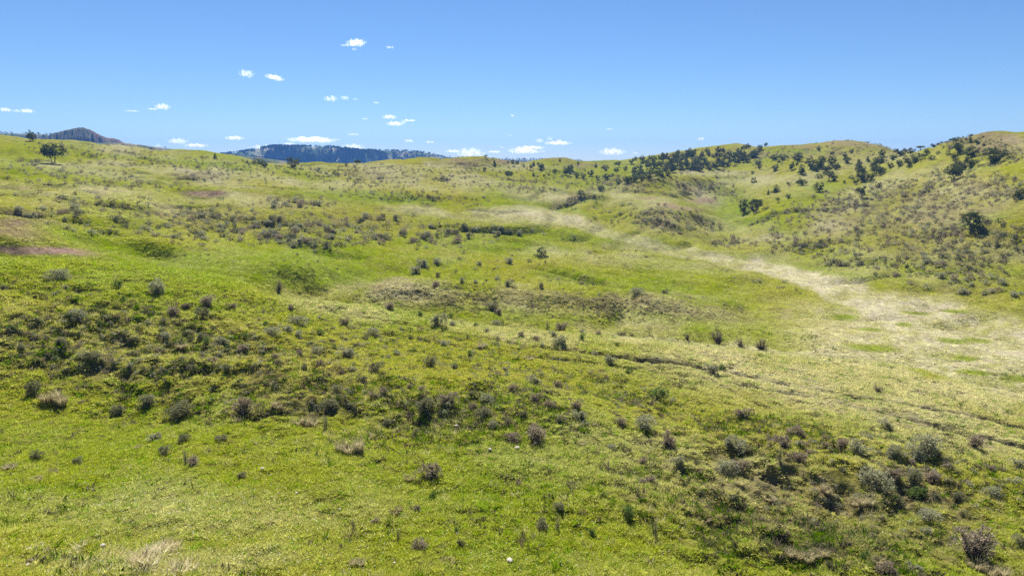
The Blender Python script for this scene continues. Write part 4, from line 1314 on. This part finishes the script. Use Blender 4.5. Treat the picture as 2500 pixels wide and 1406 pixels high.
def inside(px, py, P_):
    c = False
    for (x0, y0), (x1, y1) in zip(P_, P_[1:] + P_[:1]):
        if (y0 > py) != (y1 > py) and px < (x1 - x0) * (py - y0) / (y1 - y0) + x0:
            c = not c
    return c


pts_, wood = [], []
tries = 0
while len(pts_) < 90 and tries < 9000:
    tries += 1
    px, py = random.uniform(1535, 1850), random.uniform(372, 446)
    if inside(px, py, POLY) and all((px - a) ** 2 + ((py - b) * 1.7) ** 2 > 9.4 ** 2 for a, b in pts_):
        pts_.append((px, py))
        w = random.uniform(12, 20)
        wood.append((px, py, w, w * random.uniform(.75, 1.15), random.choice(('round', 'round', 'cone', 'open', 'round', 'cone')), random.random() < .3))


def wood_part(px, py):
    end = 'left end' if px < 1610 else ('left half' if px < 1680 else ('right half' if px < 1760 else 'right end'))
    mid_y = np.interp(px, (1540, 1640, 1740, 1850), (432, 406, 395, 384))
    return ('at the front ' if py > mid_y else 'at the back ') + end + ' of the wood'


labs = ranked_labels([(i[0], i, i[2]) for i in wood], lambda it: ('olive ' if it[1][5] else 'dark ') + WORDS[it[1][4]].replace('thin crowned', 'thin'), lambda it: wood_part(it[1][0], it[1][1]))
for i, lab in zip(wood, labs):
    plant_tree(i[0], i[1], i[2], i[3], i[4], lab, 'junipers of the wood below the flat hill', i[5])

# far woods on the mesa and the ridges: trees of a few pixels each, a mass nobody could count
FARTREE = [crown(400 + q, s, 9, 9, .24)[0] for q, s in enumerate(('round', 'cone', 'round', 'open'))]
soup, cols_ = [], []


def far_wood(V, n, pxs, dens, size=(2.7, 4.8)):
    cc, ll = V.shape[:2]
    c = 0
    while c < n:
        i, j = random.randrange(cc - 1), random.randrange(2, int(ll * .56))
        a = pxs[0] + (pxs[1] - pxs[0]) * i / cc
        if random.random() > dens(a, 2 * j / (ll - 1)):
            continue
        p = V[i, j] + (V[i + 1, j] - V[i, j]) * random.random() + (V[i, j + 1] - V[i, j]) * random.random()
        w = random.uniform(*size)
        t3 = random.choice(FARTREE)
        soup.append(t3 * np.array((w, w, w * random.uniform(.8, 1.2))) + p - np.array((0, 0, .2)))
        f_ = random.random()
        cols_.append(np.tile(np.append(np.array((.022, .034, .014)) * (1 - f_) + np.array((.05, .06, .024)) * f_, 1), (len(t3) * 3, 1)))
        c += 1


def mesa_d(a, pr):
    patch = 0.42 + 1.1 * float(fbm(np.array(a / 26.), np.array(pr * 3.2), 95, 3))
    if a > 945:
        return .10 if pr < .8 else .03
    if a < 635:
        return .35 * patch
    return np.clip(patch, .05, 1) * (1 if pr < .93 else .3)


far_wood(mesaV, 3600, (520, 1110), mesa_d)
far_wood(ridgeA, 60, (-120, 200), lambda a, p: 1 if p > .8 else .2, (2, 3.6))
far_wood(ridgeB, 40, (230, 700), lambda a, p: (1 if a > 500 else .1), (1.4, 2.4))
far_wood(shelfV, 240, (1000, 1420), lambda a, p: 1, (3, 5))
me = tri_soup('distant_wood', np.concatenate(soup), M_TINT)
ta = me.attributes.new('tint', 'FLOAT_COLOR', 'POINT')
ta.data.foreach_set('color', np.concatenate(cols_).astype(np.float32).ravel())
tag(link('distant_wood', me), 'dark juniper wood covering the far mesa', kind='stuff')

# ------------------------------------------------------------------ the turf of the near ground: countless tufts, one object per kind
hidden = bpy.data.collections.new('turf_tufts')          # models of the tufts that the turf repeats
M_TURF = leaf_mat('turf_blade', (1, 1, 1), (1, 1, 1), .45, attr='tint', vary=.42)


def tuft(seed, n, spread, tall, width, droop):
    r = np.random.default_rng(seed)
    th = r.uniform(0, 6.283, n)
    rad = spread * np.sqrt(r.uniform(0, 1, n))
    base = np.stack([rad * np.cos(th), rad * np.sin(th), np.full(n, -.01)], -1)
    o_ = unit(np.stack([np.cos(th), np.sin(th), np.zeros(n)], -1) * .8 + r.normal(size=(n, 3)) * .7)
    o_[:, 2] = np.abs(o_[:, 2]) * .2
    ln = tall * r.uniform(.5, 1.2, n)
    dr = unit(o_ * droop + np.array((0, 0, 1.)))
    return blades(base, dr, ln, width * r.uniform(.7, 1.4, n), r)


SRC = []
for k, a in enumerate([(34, .10, .09, .020, 1.5), (30, .12, .08, .026, 1.9), (38, .09, .13, .014, 1.0), (30, .07, .19, .010, .7), (28, .12, .07, .036, 2.4)]):
    me = tri_soup('tuft', tuft(500 + k, *a), M_TURF)
    o = bpy.data.objects.new(f'tuft_{k}', me)
    hidden.objects.link(o)


def turf_nodes():
    g = bpy.data.node_groups.new('turf', 'GeometryNodeTree')
    g.interface.new_socket('Geometry', in_out='INPUT', socket_type='NodeSocketGeometry')
    g.interface.new_socket('Geometry', in_out='OUTPUT', socket_type='NodeSocketGeometry')
    N, L = g.nodes.new, g.links.new
    gi, go = N('NodeGroupInput'), N('NodeGroupOutput')
    ci = N('GeometryNodeCollectionInfo')
    ci.inputs['Collection'].default_value = hidden
    ci.inputs['Separate Children'].default_value = True
    ci.inputs['Reset Children'].default_value = True
    ip = N('GeometryNodeInstanceOnPoints')
    ip.inputs['Pick Instance'].default_value = True

    def named(nm, ty):
        n = N('GeometryNodeInputNamedAttribute')
        n.data_type = ty
        n.inputs['Name'].default_value = nm
        return n.outputs['Attribute']
    L(gi.outputs[0], ip.inputs['Points'])
    L(ci.outputs[0], ip.inputs['Instance'])
    L(named('pick', 'INT'), ip.inputs['Instance Index'])
    L(named('turn', 'FLOAT_VECTOR'), ip.inputs['Rotation'])
    L(named('grow', 'FLOAT_VECTOR'), ip.inputs['Scale'])
    L(ip.outputs[0], go.inputs[0])
    return g


TURF = turf_nodes()
TURF_GAIN = 2.55          # a blade is lighter than the turf with its shaded gaps


def turf(name, label, x, y, z, pick, scale, tall, tint):
    n = len(x)
    me = bpy.data.meshes.new(name)
    me.vertices.add(n)
    me.vertices.foreach_set('co', np.stack([x, y, z], -1).astype(np.float32).ravel())
    a = me.attributes.new('pick', 'INT', 'POINT')
    a.data.foreach_set('value', pick.astype(np.int32))
    a = me.attributes.new('turn', 'FLOAT_VECTOR', 'POINT')
    tilt = rng.normal(0, .16, (n, 2))
    a.data.foreach_set('vector', np.stack([tilt[:, 0], tilt[:, 1], rng.uniform(0, 6.283, n)], -1).astype(np.float32).ravel())
    a = me.attributes.new('grow', 'FLOAT_VECTOR', 'POINT')
    a.data.foreach_set('vector', np.stack([scale, scale, tall], -1).astype(np.float32).ravel())
    a = me.attributes.new('tint', 'FLOAT_COLOR', 'POINT')
    a.data.foreach_set('color', np.concatenate([tint, np.ones((n, 1))], 1).astype(np.float32).ravel())
    o = link(name, me)
    m = o.modifiers.new('turf', 'NODES')
    m.node_group = TURF
    tag(o, label, kind='stuff')
    return o


def sow(n, r0, r1, power):
    """Points of the ground between two distances, thinning out with distance."""
    u = rng.uniform(0, 1, n)
    r = (r0 ** power + (r1 ** power - r0 ** power) * u) ** (1 / power)
    th = rng.uniform(-.82, .82, n)
    x, y = r * np.sin(th), r * np.cos(th)
    z = ground(x, y)
    px, py = project(x, y, z)
    return x, y, z, px, py, r


x, y, z, px, py, r = sow(275000, 13.5, 64, 0.8)
inner = (px > -480) & (px < 2980) & (py < 1560)
gap = fbm(x / .8, y / .8, 21, 3, .6)                     # the same clods as the ground
lush, dry, pale, red, w, w2 = cover(np.clip(px, -300, 2800), np.clip(py, 300, 1700), x, y, r)
rough = np.clip(0.30 + 0.8 * ell(px, py, 330, 840, 520, 120, 8) + 0.6 * ell(px, py, 800, 1000, 560, 70, 3) + 0.9 * ell(px, py, 2000, 1270, 440, 150, 6) + .3 * ell(px, py, 1900, 1050, 600, 120, 8), 0, 1.2)
keep = inner & (rng.uniform(0, 1, len(x)) > smooth(50, 64, r)) & (rng.uniform(0, 1, len(x)) > 0.85 * red) & (rng.uniform(0, 1, len(x)) < np.clip(.92 + 1.9 * (.22 + rough) * gap, .04, 1))
near_ = (r > 22) & (r < 72)
rmk = np.zeros(len(x))
rmk[near_] = rut_mask(x[near_], y[near_], 0.58)
keep &= rng.uniform(0, 1, len(x)) > 1.2 * rmk
x, y, z, px, py, r, gap, rough, lush, dry, pale = (v[keep] for v in (x, y, z, px, py, r, gap, rough, lush, dry, pale))
c = cover_colour(np.clip(px, -300, 2800), np.clip(py, 300, 1700), x, y, r)
n = len(x)
jit = rng.normal(0, 1, n)
# single tufts run greener or drier than their patch
k = np.clip(.30 + .30 * jit + .4 * dry - .2 * lush + .25 * rough * (gap > 0), 0, 1)[:, None] * .55
c = c * (1 - k) + (C_STRAW * (1 - dry[:, None]) + C_DRY * dry[:, None]) * k
g_ = np.clip(-.9 - jit, 0, 1)[:, None]
c = c * (1 - g_) + C_LUSH * g_
c = c * rng.uniform(.8, 1.2, (n, 1))
dryness = np.clip(dry + pale, 0, 1)
pick = np.where(rng.uniform(0, 1, n) < .35 + .4 * dryness, rng.integers(2, 4, n), rng.choice([0, 1, 4], n))
sc = rng.uniform(.7, 1.3, n) * np.clip(r / 30, 1, 2.6) ** .75
tl = .62 * sc * rng.uniform(.6, 1.4, n) * (1 + .5 * rough * np.clip(gap, -.6, 1))
turf('grass', 'short green and straw coloured grass of the near slope', x, y, z, pick, sc, tl, np.clip(c * TURF_GAIN, 0, .8))

# short tufts of the ground beyond the brow
x, y, z, px, py, r = sow(125000, 56, 165, 0.7)
lush, dry, pale, red, w, w2 = cover(np.clip(px, -300, 2800), np.clip(py, 300, 1700), x, y, r)
keep = (px > -400) & (px < 2900) & (rng.uniform(0, 1, len(x)) < smooth(54, 66, r)) & (rng.uniform(0, 1, len(x)) > .55 * pale) & (rng.uniform(0, 1, len(x)) > .5 * lush + .9 * red)
x, y, z, px, py, r, dry, pale = (v[keep] for v in (x, y, z, px, py, r, dry, pale))
n = len(x)
c = cover_colour(np.clip(px, -300, 2800), np.clip(py, 300, 1700), x, y, r)
k = (np.clip(.25 + .35 * rng.normal(0, 1, n), 0, .8) * (1 - .9 * np.clip(pale, 0, 1)))[:, None]
c = (c * (1 - k) + (C_STRAW * (1 - dry[:, None]) + C_DRY * dry[:, None]) * k) * rng.uniform(.65, 1.25, (n, 1))
sc = rng.uniform(1.2, 2.6, n)
turf('far_grass', 'short tufted grass of the ground beyond the brow', x, y, z, rng.choice([0, 1, 4, 3], n), sc, sc * rng.uniform(.3, .75, n), np.clip(c * 2.45, 0, .8))

# ragged long grass on the rough ground
x, y, z, px, py, r = sow(30000, 14, 75, 1.0)
rough = np.clip(0.8 * ell(px, py, 330, 840, 520, 120, 8) + 0.7 * ell(px, py, 800, 1000, 560, 70, 3) + 1.0 * ell(px, py, 2000, 1270, 440, 150, 6) + .5 * ell(px, py, 1900, 1050, 600, 120, 8) + .25, 0, 1)
gap = fbm(x / .8, y / .8, 21, 3, .6)
keep = (seg_dist(x, y, rut_w[0]) > .8) & (seg_dist(x, y, rut_w[1]) > .8) & (px > -400) & (px < 2900) & (py < 1550) & (rng.uniform(0, 1, len(x)) < rough * np.clip(.35 + 1.6 * fbm(x / 2.2, y / 2.2, 88, 2), 0, 1)) & (gap > -.15)
x, y, z, px, py, r = (v[keep] for v in (x, y, z, px, py, r))
n = len(x)
c = cover_colour(np.clip(px, -300, 2800), np.clip(py, 300, 1700), x, y, r)
k = np.clip(.55 + .35 * rng.normal(0, 1, n), 0, 1)[:, None]
c = c * (1 - k) + (C_DRY * .7 + C_TAN * .4) * k
sc = rng.uniform(.8, 1.6, n)
turf('long_grass', 'ragged long grass on the rough parts of the slope', x, y, z - .02, rng.choice([2, 3, 3], n), sc, sc * rng.uniform(.6, 1.3, n), np.clip(c * 1.9, 0, .7))

# low leafy weeds that make the rough ground look clotted
x, y, z, px, py, r = sow(105000, 14, 72, 0.9)
rough = np.clip(0.9 * ell(px, py, 330, 840, 520, 120, 8) + 0.8 * ell(px, py, 800, 1000, 560, 70, 3) + 1.0 * ell(px, py, 2000, 1270, 440, 150, 6) + .6 * ell(px, py, 1900, 1050, 600, 120, 8) + .6 * ell(px, py, 1300, 725, 600, 60, 2) + .22, 0, 1)
keep = (seg_dist(x, y, rut_w[0]) > .8) & (seg_dist(x, y, rut_w[1]) > .8) & (px > -400) & (px < 2900) & (py < 1550) & (rng.uniform(0, 1, len(x)) < rough * np.clip(.3 + 1.5 * fbm(x / 3.1, y / 3.1, 188, 3), 0, 1) * .8)
x, y, z, px, py, r = (v[keep] for v in (x, y, z, px, py, r))
n = len(x)
k = rng.uniform(0, 1, (n, 1))
c = np.where(k < .45, C_LUSH * (.8 + .7 * rng.uniform(0, 1, (n, 1))), np.where(k < .75, np.array((.11, .105, .05)) * (.8 + .7 * rng.uniform(0, 1, (n, 1))), np.array((.13, .105, .07)) * (.7 + .8 * rng.uniform(0, 1, (n, 1)))))
sc = rng.uniform(.8, 2.3, n)
turf('weeds', 'low leafy weeds clotting the rough parts of the slope', x, y, z - .02, rng.choice([0, 1, 4, 0, 1, 2], n), sc, sc * rng.uniform(.8, 1.5, n), c)

# fallen straw at the bottom edge
x, y, z, px, py, r = sow(60000, 13.5, 17, 1.0)
m_ = ell(px, py, 392, 1392, 72, 22, 0) + .6 * ell(px, py, 318, 1368, 40, 9, 10) + .6 * ell(px, py, 395, 1345, 40, 16, 0) + .3 * ell(px, py, 250, 1265, 60, 22) + .3 * ell(px, py, 140, 1340, 60, 16)
keep = rng.uniform(0, 1, len(x)) < m_ * (.03 + .24 * np.clip(fbm(x / .5, y / .5, 66, 2), 0, 1))
x, y, z = x[keep], y[keep], z[keep] + .03
n = len(x)
c = (np.array((.62, .54, .34)) + rng.normal(0, .07, (n, 1)))
turf('fallen_straw', 'pale fallen straw lying in the bottom grass', x, y, z, np.full(n, 3), rng.uniform(1.0, 2.6, n), rng.uniform(.5, 1.2, n), np.clip(c, .05, .7))

# tiny white flowers in the bottom grass
x, y, z, px, py, r = sow(9000, 13.5, 27, 1.2)
keep = (rng.uniform(0, 1, len(x)) < np.clip(.25 + .75 * ell(px, py, 450, 1290, 500, 120, 0) + .4 * fbm(x / 1.2, y / 1.2, 8, 2), 0, 1)) & (px > -50) & (px < 1700)
x, y, z = x[keep], y[keep], z[keep]
n = len(x)
r_ = np.random.default_rng(77)
tris = []
for k in range(6):
    a0 = 2 * math.pi * k / 6
    s_ = r_.uniform(.007, .013, n)
    ctr = np.stack([x, y, z + .10], -1)
    p1 = ctr + np.stack([np.cos(a0) * s_, np.sin(a0) * s_, r_.uniform(-.3, .3, n) * s_], -1)
    p2 = ctr + np.stack([np.cos(a0 + 1.05) * s_, np.sin(a0 + 1.05) * s_, r_.uniform(-.3, .3, n) * s_], -1)
    tris.append(np.stack([ctr, p1, p2], 1))
M_PETAL = leaf_mat('white_petal', (.70, .70, .62), (.80, .80, .75), .3, vary=.05)
tag(link('flowers', tri_soup('flowers', np.concatenate(tris), M_PETAL)), 'tiny white flowers strewn through the bottom grass', kind='stuff')

# ------------------------------------------------------------------ a few pale stones
M_STONE = rough_mat('pale_stone', (.34, .30, .26), (.52, .48, .43), 5)
for k, (px, py, w, lab) in enumerate([
        (1245, 1372, 22, 'pinkish flat stone near the bottom centre of the turf'), (1262, 1096, 14, 'whitish stone just below the twin brown sagebrush'), (1196, 1100, 10, 'small whitish stone left of the stone below the sagebrush'), (1114, 1042, 10, 'small pale stone under the dark sagebrush clump'),
        (641, 1147, 10, 'tiny white stone in the lower left grass'), (724, 1207, 9, 'tiny pale stone on the yellow green grass'), (252, 1336, 14, 'flat white stone by the fallen straw'), (830, 1247, 7, 'smallest white stone left of the straw coloured clump'), (70, 1383, 9, 'pale stone near the lower left corner'), (963, 1378, 8, 'whitish stone beside the bottom straw clump')]):
    sp = spot(px, py)
    bm = bmesh.new()
    bmesh.ops.create_icosphere(bm, subdivisions=2, radius=.5)
    rs = random.Random(k)
    for v in bm.verts:
        v.co *= 1 + rs.uniform(-.14, .14)
        v.co.z *= .55
    me = bpy.data.meshes.new('stone')
    bm.to_mesh(me)
    bm.free()
    me.materials.append(M_STONE)
    s_ = w * sp[3] / F
    tag(link('stone', me, None, (sp[0], sp[1], sp[2] + .06), (0, 0, rs.uniform(0, 6)), (s_, s_ * .8, s_ * .8)), lab, 'stone', 'pale stones in the turf')
